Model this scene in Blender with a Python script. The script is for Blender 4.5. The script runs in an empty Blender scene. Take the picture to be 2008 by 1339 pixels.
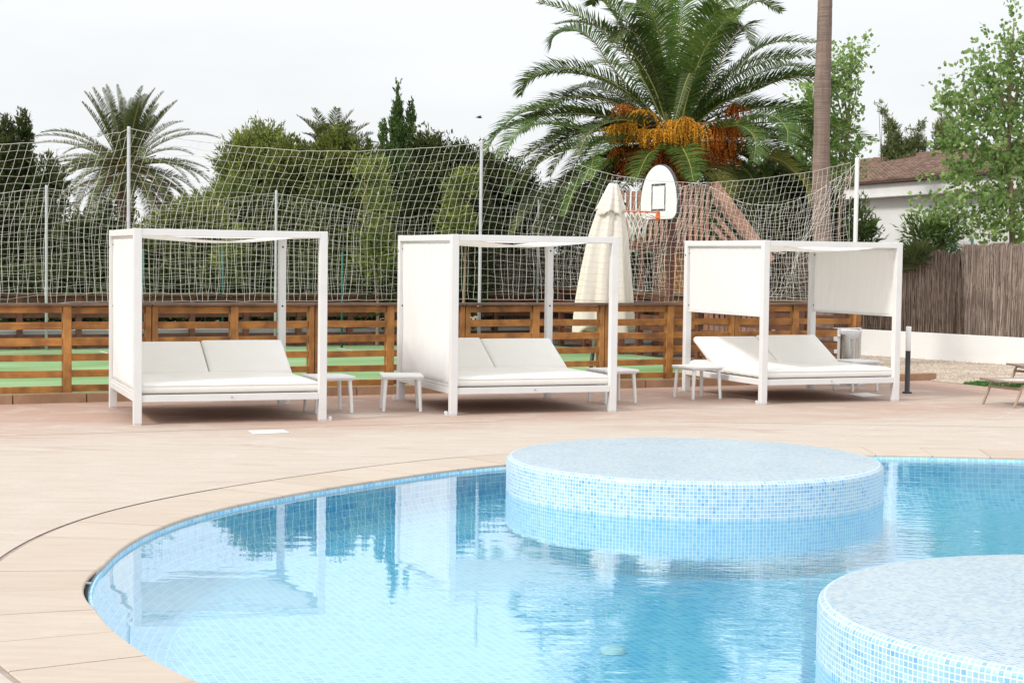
import bpy, bmesh, math, random
import numpy as np
from mathutils import Vector, Matrix
PI = math.pi
R = math.radians
scene = bpy.context.scene

# ---------------------------------------------------------------- camera
F_PX, PITCH, ROLL, EYE = 3285.05, -0.0508, 0.013, 1.8547     # focal length in px of a 2008 px wide picture
_c, _s = math.cos(PITCH), math.sin(PITCH)
FWD = Vector((0, _c, _s)); UP0 = Vector((0, -_s, _c)); X0 = Vector((1, 0, 0))
RIGHT = X0 * math.cos(ROLL) + UP0 * math.sin(ROLL)
UPV = UP0 * math.cos(ROLL) - X0 * math.sin(ROLL)
cam_d = bpy.data.cameras.new('camera'); cam = bpy.data.objects.new('camera', cam_d)
scene.collection.objects.link(cam)
cam.matrix_world = Matrix(((RIGHT.x, UPV.x, -FWD.x, 0), (RIGHT.y, UPV.y, -FWD.y, 0), (RIGHT.z, UPV.z, -FWD.z, EYE), (0, 0, 0, 1)))
cam_d.sensor_width = 36; cam_d.sensor_fit = 'HORIZONTAL'; cam_d.lens = F_PX / 2008 * 36
cam_d.clip_start = 0.1; cam_d.clip_end = 3000
scene.camera = cam
scene.render.resolution_x = 1024; scene.render.resolution_y = 682

# ---------------------------------------------------------------- world, sun, exposure
SUN_EL, SUN_AZ = R(42), R(232)          # azimuth clockwise from +Y: behind the camera, to its left
w = bpy.data.worlds.new('World'); scene.world = w; w.use_nodes = True
nt = w.node_tree; nt.nodes.clear()
wo = nt.nodes.new('ShaderNodeOutputWorld'); bg = nt.nodes.new('ShaderNodeBackground')
sky = nt.nodes.new('ShaderNodeTexSky'); sky.sky_type = 'NISHITA'; sky.sun_disc = False
sky.sun_elevation = SUN_EL; sky.sun_rotation = SUN_AZ; sky.dust_density = 4; sky.air_density = 1
mixw = nt.nodes.new('ShaderNodeMix'); mixw.data_type = 'RGBA'
mixw.inputs[0].default_value = 0.93
mixw.inputs[7].default_value = (4.42, 4.53, 4.60, 1)         # thin bright overcast
nt.links.new(sky.outputs[0], mixw.inputs[6])
wtc = nt.nodes.new('ShaderNodeTexCoord'); wsx = nt.nodes.new('ShaderNodeSeparateXYZ'); nt.links.new(wtc.outputs['Generated'], wsx.inputs[0])
wmr = nt.nodes.new('ShaderNodeMapRange'); nt.links.new(wsx.outputs[2], wmr.inputs[0]); wmr.inputs[1].default_value = .12; wmr.inputs[2].default_value = .9; wmr.inputs[3].default_value = 1.0; wmr.inputs[4].default_value = 1.65
wsc = nt.nodes.new('ShaderNodeVectorMath'); wsc.operation = 'SCALE'; nt.links.new(mixw.outputs[2], wsc.inputs[0]); nt.links.new(wmr.outputs[0], wsc.inputs['Scale'])   # overcast: brighter overhead than at the horizon
wn = nt.nodes.new('ShaderNodeTexNoise'); wmp = nt.nodes.new('ShaderNodeMapping'); nt.links.new(wtc.outputs['Generated'], wmp.inputs[0]); wmp.inputs['Scale'].default_value = (1.5, 1.5, 6)
nt.links.new(wmp.outputs[0], wn.inputs['Vector']); wn.inputs['Scale'].default_value = 2.2; wn.inputs['Detail'].default_value = 6; wn.inputs['Roughness'].default_value = .6
wm2 = nt.nodes.new('ShaderNodeMapRange'); nt.links.new(wn.outputs['Fac'], wm2.inputs[0]); wm2.inputs[1].default_value = .3; wm2.inputs[2].default_value = .7; wm2.inputs[3].default_value = .955; wm2.inputs[4].default_value = 1.045
wsd = nt.nodes.new('ShaderNodeVectorMath'); wsd.operation = 'SCALE'; nt.links.new(wsc.outputs[0], wsd.inputs[0]); nt.links.new(wm2.outputs[0], wsd.inputs['Scale'])
nt.links.new(wsd.outputs[0], bg.inputs[0])
bg.inputs[1].default_value = 0.1
nt.links.new(bg.outputs[0], wo.inputs[0])
sd = bpy.data.lights.new('sun', 'SUN'); sd.energy = 1.1; sd.angle = R(10); sd.color = (1, .955, .89)
sun = bpy.data.objects.new('sun', sd); scene.collection.objects.link(sun)
sdir = Vector((math.sin(SUN_AZ) * math.cos(SUN_EL), math.cos(SUN_AZ) * math.cos(SUN_EL), math.sin(SUN_EL)))
sun.rotation_euler = sdir.to_track_quat('Z', 'Y').to_euler()
sun.location = sdir * 50
vs = scene.view_settings
vs.view_transform = 'Standard'; vs.look = 'None'; vs.gamma = 1; vs.exposure = 1.13; vs.use_curve_mapping = False

# ---------------------------------------------------------------- helpers
def ray(x, y): return FWD + RIGHT * ((x - 1004) / F_PX) - UPV * ((y - 669.5) / F_PX)
def on(x, y, z=0.0):                    # survey: point at height z seen at picture position x, y
    r = ray(x, y); return Vector((0, 0, EYE)) + r * ((z - EYE) / r.z)
def at(x, y, Y):                        # survey: point at distance Y
    r = ray(x, y); return Vector((0, 0, EYE)) + r * (Y / r.y)

def tag(o, label=None, cat=None, group=None, kind=None):
    if label: o['label'] = label
    if cat: o['category'] = cat
    if group: o['group'] = group
    if kind: o['kind'] = kind
    return o
def empty(name, loc=(0, 0, 0), rz=0, **k):
    o = bpy.data.objects.new(name, None); scene.collection.objects.link(o)
    o.location = loc; o.rotation_euler = (0, 0, rz); o.empty_display_size = .1
    return tag(o, **k)
def link(name, me, mats, parent=None, smooth=False, bevel=0, loc=None, rz=None):
    if not isinstance(mats, (list, tuple)): mats = [mats]
    for m in mats: me.materials.append(m)
    if smooth: me.polygons.foreach_set('use_smooth', [True] * len(me.polygons))
    o = bpy.data.objects.new(name, me); scene.collection.objects.link(o)
    if parent: o.parent = parent
    if loc is not None: o.location = loc
    if rz is not None: o.rotation_euler = (0, 0, rz)
    if bevel:
        b = o.modifiers.new('bevel', 'BEVEL'); b.width = bevel; b.segments = 2; b.limit_method = 'ANGLE'
        me.polygons.foreach_set('use_smooth', [True] * len(me.polygons))
        b.harden_normals = True
    return o
def copy_tree(o, parent=None):
    c = o.copy(); scene.collection.objects.link(c); c.parent = parent
    for ch in list(o.children): copy_tree(ch, c)
    return c

class MB:
    def __init__(s): s.v = []; s.f = []; s.m = []; s.uv = None
    def add(s, V, Fs, m=0):
        b = len(s.v); s.v += [tuple(p) for p in V]; s.f += [tuple(i + b for i in f) for f in Fs]; s.m += [m] * len(Fs); return s
    def box(s, a, b, m=0):
        x0, y0, z0 = a; x1, y1, z1 = b
        V = [(x0, y0, z0), (x1, y0, z0), (x1, y1, z0), (x0, y1, z0), (x0, y0, z1), (x1, y0, z1), (x1, y1, z1), (x0, y1, z1)]
        return s.add(V, [(3, 2, 1, 0), (4, 5, 6, 7), (0, 1, 5, 4), (1, 2, 6, 5), (2, 3, 7, 6), (3, 0, 4, 7)], m)
    def beam(s, p, q, wd, ht, m=0, up=(0, 0, 1)):      # bar from p to q with rectangular section
        p = Vector(p); q = Vector(q); t = (q - p).normalized(); u = Vector(up)
        if abs(t.dot(u)) > .99: u = Vector((0, 1, 0))
        a = t.cross(u).normalized() * wd / 2; b = a.cross(t).normalized() * ht / 2
        V = [p - a - b, p + a - b, p + a + b, p - a + b, q - a - b, q + a - b, q + a + b, q - a + b]
        return s.add(V, [(3, 2, 1, 0), (4, 5, 6, 7), (0, 1, 5, 4), (1, 2, 6, 5), (2, 3, 7, 6), (3, 0, 4, 7)], m)
    def tube(s, pts, rad, n=8, m=0, cap=True):
        pts = [Vector(p) for p in pts]
        if not hasattr(rad, '__len__'): rad = [rad] * len(pts)
        V = []; prev = None
        for i, p in enumerate(pts):
            t = (pts[min(i + 1, len(pts) - 1)] - pts[max(i - 1, 0)]).normalized()
            if prev is None:
                u = Vector((0, 0, 1)) if abs(t.z) < .9 else Vector((1, 0, 0)); a = t.cross(u).normalized()
            else: a = (prev - t * prev.dot(t)).normalized()
            prev = a; b = t.cross(a)
            for k in range(n):
                an = 2 * PI * k / n; V.append(p + (a * math.cos(an) + b * math.sin(an)) * rad[i])
        Fs = []
        for i in range(len(pts) - 1):
            for k in range(n): Fs.append((i * n + k, i * n + (k + 1) % n, (i + 1) * n + (k + 1) % n, (i + 1) * n + k))
        if cap: Fs.append(tuple(range(n))[::-1]); Fs.append(tuple((len(pts) - 1) * n + k for k in range(n)))
        return s.add(V, Fs, m)
    def lathe(s, prof, n=24, c=(0, 0), m=0):           # prof: (r, z) list
        V = []; Fs = []
        for r, z in prof:
            for k in range(n): V.append((c[0] + r * math.cos(2 * PI * k / n), c[1] + r * math.sin(2 * PI * k / n), z))
        for i in range(len(prof) - 1):
            for k in range(n): Fs.append((i * n + k, i * n + (k + 1) % n, (i + 1) * n + (k + 1) % n, (i + 1) * n + k))
        return s.add(V, Fs, m)
    def disc(s, c, r, n=20, m=0):
        return s.add([(c[0] + r * math.cos(2 * PI * k / n), c[1] + r * math.sin(2 * PI * k / n), c[2]) for k in range(n)], [tuple(range(n))], m)
    def grid(s, fn, nu, nv, m=0):
        V = [fn(i / nu, j / nv) for j in range(nv + 1) for i in range(nu + 1)]
        return s.add(V, [(j * (nu + 1) + i, j * (nu + 1) + i + 1, (j + 1) * (nu + 1) + i + 1, (j + 1) * (nu + 1) + i) for j in range(nv) for i in range(nu)], m)
    def mesh(s, name):
        me = bpy.data.meshes.new(name); me.from_pydata([tuple(v) for v in s.v], [], s.f)
        if any(s.m): me.polygons.foreach_set('material_index', s.m)
        me.update(); return me
    def build(s, name, mats, parent=None, **k):
        return link(name, s.mesh(name), mats, parent, **k)

def np_mesh(name, V, Fq, mi=None):
    me = bpy.data.meshes.new(name)
    V = np.asarray(V, np.float32); Fq = np.asarray(Fq, np.int32); k = Fq.shape[1]
    me.vertices.add(len(V)); me.vertices.foreach_set('co', V.ravel())
    me.loops.add(Fq.size); me.loops.foreach_set('vertex_index', Fq.ravel())
    me.polygons.add(len(Fq)); me.polygons.foreach_set('loop_start', np.arange(0, Fq.size, k, dtype=np.int32))
    me.polygons.foreach_set('loop_total', np.full(len(Fq), k, np.int32))
    if mi is not None: me.polygons.foreach_set('material_index', np.asarray(mi, np.int32))
    me.update(calc_edges=True); me.validate(); return me

def catmull(P, n):
    P = [Vector(p) for p in P]; Q = [P[0] * 2 - P[1]] + P + [P[-1] * 2 - P[-2]]; out = []
    for i in range(1, len(Q) - 2):
        for k in range(n):
            t = k / n; a, b, c, d = Q[i - 1], Q[i], Q[i + 1], Q[i + 2]
            out.append(.5 * ((2 * b) + (c - a) * t + (2 * a - 5 * b + 4 * c - d) * t * t + (3 * b - a - 3 * c + d) * t ** 3))
    out.append(P[-1]); return out
def lerp1(x, tab):
    if x <= tab[0][0]: return tab[0][1]
    for (a, b), (c, d) in zip(tab, tab[1:]):
        if x <= c: return b + (d - b) * (x - a) / (c - a)
    return tab[-1][1]

# ---------------------------------------------------------------- materials
class NT:
    def __init__(s, name):
        s.m = bpy.data.materials.new(name); s.m.use_nodes = True; s.t = s.m.node_tree
        s.b = s.t.nodes['Principled BSDF']; s.out = s.t.nodes['Material Output']
    def n(s, typ, **k):
        o = s.t.nodes.new('ShaderNode' + typ)
        for a, v in k.items(): setattr(o, a, v)
        return o
    def l(s, a, b): s.t.links.new(a, b)
    def coord(s, kind='Object', scale=(1, 1, 1), rot=(0, 0, 0)):
        c = s.n('TexCoord'); mp = s.n('Mapping'); s.l(c.outputs[kind], mp.inputs[0])
        mp.inputs['Scale'].default_value = scale; mp.inputs['Rotation'].default_value = rot
        return mp.outputs[0]
    def noise(s, vec, scale, detail=4, rough=.55, dist=0):
        o = s.n('TexNoise'); s.l(vec, o.inputs['Vector']); o.inputs['Scale'].default_value = scale
        o.inputs['Detail'].default_value = detail; o.inputs['Roughness'].default_value = rough; o.inputs['Distortion'].default_value = dist
        return o.outputs['Fac']
    def ramp(s, fac, stops):
        o = s.n('ValToRGB'); s.l(fac, o.inputs[0]); e = o.color_ramp.elements
        while len(e) < len(stops): e.new(.5)
        for x, (p, c) in zip(e, stops): x.position = p; x.color = (*c, 1)
        return o.outputs[0]
    def mix(s, f, a, b, typ='MIX'):
        o = s.n('Mix', data_type='RGBA', blend_type=typ)
        for i, v in ((0, f), (6, a), (7, b)):
            if hasattr(v, 'links'): s.l(v, o.inputs[i])
            else: o.inputs[i].default_value = v if i == 0 else (*v, 1)
        return o.outputs[2]
    def math(s, op, a, b=0.0, c=0.0):
        o = s.n('Math', operation=op)
        for i, v in enumerate((a, b, c)):
            if hasattr(v, 'links'): s.l(v, o.inputs[i])
            else: o.inputs[i].default_value = v
        return o.outputs[0]
    def bump(s, h, strength, dist=.01):
        o = s.n('Bump'); s.l(h, o.inputs['Height']); o.inputs['Strength'].default_value = strength; o.inputs['Distance'].default_value = dist
        s.l(o.outputs[0], s.b.inputs['Normal'])
    def col(s, c):
        if hasattr(c, 'links'): s.l(c, s.b.inputs['Base Color'])
        else: s.b.inputs['Base Color'].default_value = (*c, 1)
        return s
    def rough(s, r):
        if hasattr(r, 'links'): s.l(r, s.b.inputs['Roughness'])
        else: s.b.inputs['Roughness'].default_value = r
        return s

def simple(name, c1, c2=None, scale=8, rough=.6, bump=0, bscale=60, metal=0, stretch=(1, 1, 1)):
    k = NT(name); v = k.coord(scale=stretch)
    c2 = c2 or tuple(x * .85 for x in c1)
    k.col(k.mix(k.ramp(k.noise(v, scale, 6), [(.3, (0, 0, 0)), (.7, (1, 1, 1))]), c2, c1)).rough(rough)
    k.b.inputs['Metallic'].default_value = metal
    if bump: k.bump(k.noise(v, bscale, 5), bump)
    return k.m

M = {}
M['white_metal'] = simple('white_metal', (.745, .74, .735), (.68, .675, .67), 3, .38, .05, 200)
M['white_plastic'] = simple('white_plastic', (.80, .80, .79), (.72, .72, .71), 5, .45, .05, 120)
M['mattress'] = simple('mattress_fabric', (.86, .845, .805), (.82, .80, .76), 2.2, .85, .6, 6)
M['mattress_dark'] = simple('dark_hardware', (.03, .03, .03), None, 8, .5)
def fabric(name, c, tr, c_t):
    k = NT(name); v = k.coord(); vw = k.coord(scale=(9, 9, .35))
    wr = k.noise(vw, 3.5, 5, .6)
    k.col(k.mix(k.ramp(wr, [(.35, (0, 0, 0)), (.65, (1, 1, 1))]), tuple(x * .955 for x in c), c)).rough(.8)
    k.bump(wr, .35, .02)
    tb = k.n('BsdfTranslucent'); tb.inputs[0].default_value = (*c_t, 1)
    ms = k.n('MixShader'); ms.inputs[0].default_value = tr
    k.l(k.b.outputs[0], ms.inputs[1]); k.l(tb.outputs[0], ms.inputs[2]); k.l(ms.outputs[0], k.out.inputs[0])
    return k.m
M['curtain'] = fabric('curtain_fabric', (.93, .93, .92), .40, (.97, .96, .94))
M['canopy'] = fabric('canopy_fabric', (.92, .91, .885), .4, (.92, .90, .86))
M['parasol'] = fabric('parasol_fabric', (.86, .81, .72), .2, (.84, .75, .6))

def wood(name, a, b, dark, axis=0, rough=.62):
    k = NT(name)
    sc = [28, 28, 28]; sc[axis] = 1.6
    v = k.coord('Object', scale=tuple(sc)); v2 = k.coord('Object', scale=(1, 1, 1))
    g = k.noise(v, 1.0, 8, .65, 1.2); p = k.noise(v2, 3.1, 3)
    base = k.mix(k.ramp(g, [(.32, (0, 0, 0)), (.68, (1, 1, 1))]), b, a)
    base = k.mix(k.ramp(p, [(.40, (0, 0, 0)), (.66, (.75, .75, .75))]), base, dark)
    ri = k.n('NewGeometry'); tone = k.ramp(ri.outputs['Random Per Island'], [(0, (.72, .68, .66)), (1, (1.12, 1.1, 1.05))])
    base = k.mix(1.0, base, tone, 'MULTIPLY')
    kn = k.n('TexVoronoi'); kv = [2.2, 2.2, 2.2]; kv[axis] = 1.1
    k.l(k.coord('Object', scale=tuple(kv)), kn.inputs['Vector']); kn.inputs['Scale'].default_value = 2.3
    base = k.mix(k.ramp(kn.outputs['Distance'], [(.035, (.85, .85, .85)), (.075, (0, 0, 0))]), base, (dark[0] * .5, dark[1] * .45, dark[2] * .5))
    k.col(base).rough(rough); k.bump(g, .4, .006)
    return k.m
M['fence_wood'] = wood('fence_wood', (.62, .29, .065), (.42, .175, .038), (.13, .05, .018))
M['post_wood'] = wood('post_wood', (.56, .27, .07), (.38, .165, .042), (.15, .06, .02), 2)
M['cap_wood'] = wood('cap_wood', (.25, .155, .10), (.15, .09, .06), (.10, .06, .04))
M['red_wood'] = wood('red_wood', (.19, .062, .03), (.10, .034, .018), (.05, .02, .012))
M['tower_wood'] = wood('tower_wood', (.46, .255, .185), (.34, .175, .125), (.19, .09, .062), 2)
M['stone_kerb'] = simple('kerb_stone', (.40, .245, .15), (.27, .155, .09), 4, .85, .4, 60)
M['galv'] = simple('galvanised_steel', (.55, .56, .57), (.45, .46, .47), 14, .5, metal=.25)
M['string'] = simple('net_string', (.80, .77, .72), (.68, .65, .60), 5, .8)
M['orange'] = simple('orange_paint', (.75, .17, .03), (.62, .13, .02), 8, .45)
M['board_white'] = simple('board_white', (.80, .80, .79), (.74, .74, .73), 3, .4)
M['board_grey'] = simple('board_grey', (.07, .075, .085), (.045, .05, .055), 9, .5)
M['bollard'] = simple('bollard_paint', (.035, .036, .04), (.025, .025, .028), 9, .45)
M['opal'] = simple('opal_lamp_plastic', (.85, .85, .84), (.82, .82, .81), 3, .3)
M['taupe'] = simple('taupe_frame', (.40, .31, .235), (.33, .25, .19), 9, .42, metal=.15)
M['sling'] = simple('sling_fabric', (.56, .57, .57), (.48, .49, .49), 30, .75, .3, 300)
M['stucco'] = simple('white_stucco', (.78, .78, .76), (.70, .70, .69), 1.3, .9, .5, 40)
M['stucco_grey'] = simple('grey_stucco', (.72, .73, .72), (.62, .63, .62), .9, .9, .5, 30)
M['plate'] = simple('cover_plate', (.72, .68, .64), (.62, .58, .54), 6, .6)
M['black'] = simple('dark_gap', (.008, .007, .007), None, 6, .9)
M['green_post'] = simple('green_post', (.02, .12, .09), None, 6, .5)
M['trunk_dark'] = simple('bark_dark', (.10, .07, .05), (.05, .036, .028), 7, .9, .8, 30, stretch=(3, 3, .5))
M['trunk_pale'] = simple('bark_pale', (.33, .24, .17), (.22, .155, .11), 7, .85, .6, 30, stretch=(3, 3, .6))
M['bird'] = simple('bird_feathers', (.03, .03, .035), None, 8, .7)

def tiles_roof():
    k = NT('clay_roof_tile'); ri = k.n('NewGeometry'); v = k.coord()
    c = k.ramp(ri.outputs['Random Per Island'], [(0, (.12, .070, .050)), (.5, (.175, .105, .076)), (1, (.24, .15, .11))])
    k.col(k.mix(k.ramp(k.noise(v, 2.4, 5), [(.4, (0, 0, 0)), (.7, (.6, .6, .6))]), c, (.12, .085, .062))).rough(.85)
    return k.m
M['roof'] = tiles_roof()

def palmtrunk(name, a, b, ring):
    k = NT(name); v = k.coord(scale=(1, 1, ring)); v2 = k.coord(scale=(14, 14, .9)); v3 = k.coord(scale=(1, 1, 1))
    g = k.noise(v, 2.2, 6, .7, .3); f = k.noise(v2, 1.2, 5, .6)
    c = k.mix(k.ramp(g, [(.35, (0, 0, 0)), (.62, (1, 1, 1))]), b, a)
    c = k.mix(k.ramp(f, [(.45, (0, 0, 0)), (.8, (.6, .6, .6))]), c, tuple(x * .5 for x in b))
    c = k.mix(k.ramp(k.noise(v3, 1.1, 3), [(.4, (0, 0, 0)), (.7, (.35, .35, .35))]), c, (.36, .24, .19))
    k.col(c).rough(.9); k.bump(g, .7, .03); return k.m
M['fan_trunk'] = palmtrunk('smooth_palm_trunk', (.27, .205, .17), (.135, .095, .078), 26)
M['date_trunk'] = palmtrunk('rough_palm_trunk', (.19, .12, .075), (.075, .045, .03), 14)

def leafmat(name, stops, trans=.25, rough=.55, clump=.6, cscale=1.3):
    k = NT(name); ri = k.n('NewGeometry'); v = k.coord()
    cn = k.noise(v, cscale, 3, .6)
    fac = k.math('ADD', k.math('MULTIPLY', ri.outputs['Random Per Island'], 1 - clump), k.math('MULTIPLY', k.ramp(cn, [(.3, (0, 0, 0)), (.7, (1, 1, 1))]), clump))
    c = k.ramp(fac, stops); k.col(c).rough(rough)
    k.b.inputs['Specular IOR Level'].default_value = .22
    tb = k.n('BsdfTranslucent'); hs = k.n('HueSaturation'); hs.inputs['Value'].default_value = 1.5; hs.inputs['Hue'].default_value = .485
    k.l(c, hs.inputs['Color']); k.l(hs.outputs[0], tb.inputs[0])
    ms = k.n('MixShader'); ms.inputs[0].default_value = trans
    k.l(k.b.outputs[0], ms.inputs[1]); k.l(tb.outputs[0], ms.inputs[2]); k.l(ms.outputs[0], k.out.inputs[0])
    return k.m
M['leaf_cypress'] = leafmat('cypress_foliage', [(.1, (.024, .038, .014)), (.5, (.052, .074, .023)), (.8, (.105, .122, .036)), (1, (.19, .17, .055))], .1)
M['leaf_slender'] = leafmat('slender_cypress_foliage', [(.1, (.045, .085, .025)), (.6, (.095, .16, .045)), (1, (.17, .24, .07))], .15)
M['leaf_hedge'] = leafmat('hedge_foliage', [(.1, (.03, .045, .013)), (.35, (.065, .09, .022)), (.6, (.13, .16, .035)), (.85, (.26, .27, .055)), (1, (.26, .17, .06))], .15, clump=.7, cscale=.9)
M['leaf_pine'] = leafmat('pine_foliage', [(.1, (.07, .105, .03)), (.5, (.16, .205, .055)), (1, (.36, .38, .08))], .25, clump=.65)
M['leaf_poplar'] = leafmat('cottonwood_leaf', [(.05, (.075, .15, .035)), (.35, (.16, .27, .075)), (.65, (.26, .38, .13)), (.9, (.38, .48, .22)), (1, (.46, .44, .14))], .38, .42, clump=.35)
M['leaf_oleander'] = leafmat('oleander_leaf', [(.1, (.04, .08, .025)), (.6, (.09, .15, .04)), (1, (.2, .24, .06))], .2, .45)
M['leaf_juniper'] = leafmat('juniper_foliage', [(.1, (.09, .12, .05)), (.6, (.17, .21, .08)), (1, (.28, .30, .12))], .2)
M['frond_dark'] = leafmat('date_palm_leaflets', [(.05, (.035, .070, .016)), (.45, (.07, .135, .028)), (.8, (.14, .21, .05)), (1, (.24, .28, .08))], .25, .42, clump=.6, cscale=.8)
M['frond_bright'] = leafmat('young_palm_leaflets', [(.05, (.042, .10, .016)), (.5, (.08, .165, .026)), (1, (.15, .24, .05))], .35, .36)
M['frond_yellow'] = leafmat('yellowing_palm_leaflets', [(.1, (.15, .17, .045)), (.6, (.25, .26, .07)), (1, (.36, .33, .10))], .3, .4)
M['frond_grey'] = leafmat('grey_palm_leaflets', [(.05, (.045, .066, .024)), (.6, (.085, .115, .042)), (1, (.16, .17, .07))], .2, .4, clump=.5)
M['frond_dry'] = leafmat('dry_palm_leaflets', [(.1, (.13, .09, .05)), (.6, (.24, .18, .11)), (1, (.34, .27, .17))], .15, .7)
M['rachis'] = simple('palm_midrib', (.34, .34, .10), (.26, .24, .07), 4, .5)
M['rachis_brown'] = simple('palm_midrib_brown', (.28, .12, .06), (.2, .09, .045), 4, .6)
def fruit():
    k = NT('palm_dates'); ri = k.n('NewGeometry'); v = k.coord()
    f = k.math('ADD', k.math('MULTIPLY', ri.outputs['Random Per Island'], .3), k.math('MULTIPLY', k.noise(v, 1.6, 2), .85))
    k.col(k.ramp(f, [(.3, (.22, .045, .01)), (.5, (.50, .13, .015)), (.68, (.75, .32, .03)), (.9, (.85, .45, .05))])).rough(.4); return k.m
M['fruit_gold'] = fruit()
M['fruit_rust'] = leafmat('rust_dates', [(.1, (.18, .04, .01)), (.5, (.50, .13, .018)), (1, (.72, .30, .04))], .05, .5)
M['fruit_amber'] = leafmat('amber_dates', [(.1, (.42, .17, .015)), (.5, (.70, .33, .025)), (1, (.88, .52, .06))], .1, .45)
M['brush_dark'] = leafmat('dark_heather_sticks', [(.05, (.04, .027, .02)), (.45, (.11, .078, .06)), (.8, (.20, .15, .12)), (1, (.30, .24, .20))], .0, .9, clump=.3, cscale=1.2)  # darker brown sticks for the middle and back panels and the backing
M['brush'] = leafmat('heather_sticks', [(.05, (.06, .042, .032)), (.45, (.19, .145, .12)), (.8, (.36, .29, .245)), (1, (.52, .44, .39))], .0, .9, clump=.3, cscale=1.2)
M['grass'] = leafmat('turf_blades', [(.1, (.03, .12, .02)), (1, (.08, .25, .04))], .2, .6)

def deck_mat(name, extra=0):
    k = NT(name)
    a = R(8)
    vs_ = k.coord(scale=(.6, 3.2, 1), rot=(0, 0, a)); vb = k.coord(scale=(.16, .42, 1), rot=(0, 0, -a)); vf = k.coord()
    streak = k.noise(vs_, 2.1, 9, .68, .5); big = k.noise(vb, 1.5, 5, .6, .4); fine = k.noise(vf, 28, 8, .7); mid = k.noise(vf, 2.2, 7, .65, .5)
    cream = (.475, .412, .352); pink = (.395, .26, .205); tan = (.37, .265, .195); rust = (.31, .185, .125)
    # pale cream around the pool, turning pinker and darker towards the fence
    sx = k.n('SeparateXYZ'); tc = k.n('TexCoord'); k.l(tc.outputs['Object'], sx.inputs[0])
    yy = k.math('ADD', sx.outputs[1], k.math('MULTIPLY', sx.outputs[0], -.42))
    pink_fac = k.math('MULTIPLY_ADD', yy, .22, -3.78)
    fac = k.math('ADD', pink_fac, k.math('MULTIPLY', k.math('SUBTRACT', big, .5), 1.7))
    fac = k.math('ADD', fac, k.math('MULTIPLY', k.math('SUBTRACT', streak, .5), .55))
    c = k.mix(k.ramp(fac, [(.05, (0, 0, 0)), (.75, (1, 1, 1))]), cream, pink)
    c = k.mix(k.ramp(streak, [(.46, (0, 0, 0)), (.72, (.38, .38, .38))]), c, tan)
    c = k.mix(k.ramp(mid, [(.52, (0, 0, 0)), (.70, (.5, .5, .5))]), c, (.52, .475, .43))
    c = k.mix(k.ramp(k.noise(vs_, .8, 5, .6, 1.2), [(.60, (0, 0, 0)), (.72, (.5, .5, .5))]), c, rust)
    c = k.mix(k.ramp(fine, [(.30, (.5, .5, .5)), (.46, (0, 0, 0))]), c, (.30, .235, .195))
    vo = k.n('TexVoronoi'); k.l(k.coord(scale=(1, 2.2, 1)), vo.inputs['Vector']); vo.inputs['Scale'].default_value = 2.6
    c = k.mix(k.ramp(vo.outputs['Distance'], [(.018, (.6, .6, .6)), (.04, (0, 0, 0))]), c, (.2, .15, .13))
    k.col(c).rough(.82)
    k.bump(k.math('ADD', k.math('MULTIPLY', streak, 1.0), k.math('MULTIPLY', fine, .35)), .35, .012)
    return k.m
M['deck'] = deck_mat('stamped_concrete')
def coping_mat():
    k = NT('coping_stone'); vf = k.coord(); ri = k.n('NewGeometry')
    vs_ = k.coord(scale=(.8, 4.5, 1), rot=(0, 0, R(5)))
    st = k.noise(vs_, 2.3, 8, .65, .5); fine = k.noise(vf, 40, 6, .7)
    c = k.mix(k.ramp(st, [(.35, (0, 0, 0)), (.68, (1, 1, 1))]), (.445, .37, .30), (.49, .42, .355))
    c = k.mix(1.0, c, k.ramp(ri.outputs['Random Per Island'], [(0, (.95, .92, .90)), (1, (1.03, 1.03, 1.03))]), 'MULTIPLY')
    c = k.mix(k.ramp(k.noise(vf, 3.3, 6, .7), [(.6, (0, 0, 0)), (.75, (.6, .6, .6))]), c, (.52, .47, .42))
    c = k.mix(k.ramp(fine, [(.3, (.35, .35, .35)), (.42, (0, 0, 0))]), c, (.32, .25, .205))
    k.col(c).rough(.8); k.bump(st, .25, .006); return k.m
M['coping'] = coping_mat()
M['earth'] = simple('sandy_earth', (.27, .20, .15), (.17, .125, .09), 1.4, .95, .5, 20)
M['mortar'] = simple('joint_mortar', (.36, .285, .25), (.26, .20, .175), 9, .95)
M['cut'] = simple('deck_cut', (.30, .235, .20), (.25, .19, .16), 9, .95)
def gravel_mat():
    k = NT('gravel'); v = k.coord(); vo = k.n('TexVoronoi'); k.l(v, vo.inputs['Vector']); vo.inputs['Scale'].default_value = 26
    c = k.ramp(k.math('FRACT', k.math('MULTIPLY', vo.outputs['Color'], 3.7)), [(0, (.42, .33, .25)), (.4, (.55, .45, .36)), (.8, (.64, .55, .46)), (1, (.33, .26, .21))])
    c = k.mix(k.ramp(vo.outputs['Distance'], [(.25, (0, 0, 0)), (.7, (.7, .7, .7))]), c, (.25, .19, .15))
    c = k.mix(k.ramp(k.noise(v, 3, 4), [(.6, (0, 0, 0)), (.75, (.5, .5, .5))]), c, (.22, .17, .12))
    k.col(c).rough(.95); k.bump(vo.outputs['Distance'], -.8, .02); return k.m
M['gravel'] = gravel_mat()
M['pebble'] = leafmat('gravel_pebble', [(.05, (.30, .23, .18)), (.5, (.52, .43, .34)), (1, (.68, .60, .52))], 0, .9)
def court_mat():
    k = NT('green_court'); v = k.coord(scale=(1, 1, 1)); v2 = k.coord(scale=(.3, 1, 1))
    c = k.mix(k.ramp(k.noise(v2, 1.2, 5), [(.35, (0, 0, 0)), (.65, (1, 1, 1))]), (.13, .245, .075), (.26, .39, .19))
    c = k.mix(k.ramp(k.noise(v, 60, 4), [(.4, (0, 0, 0)), (.7, (.4, .4, .4))]), c, (.14, .25, .10))
    k.col(c).rough(.9); return k.m
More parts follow.
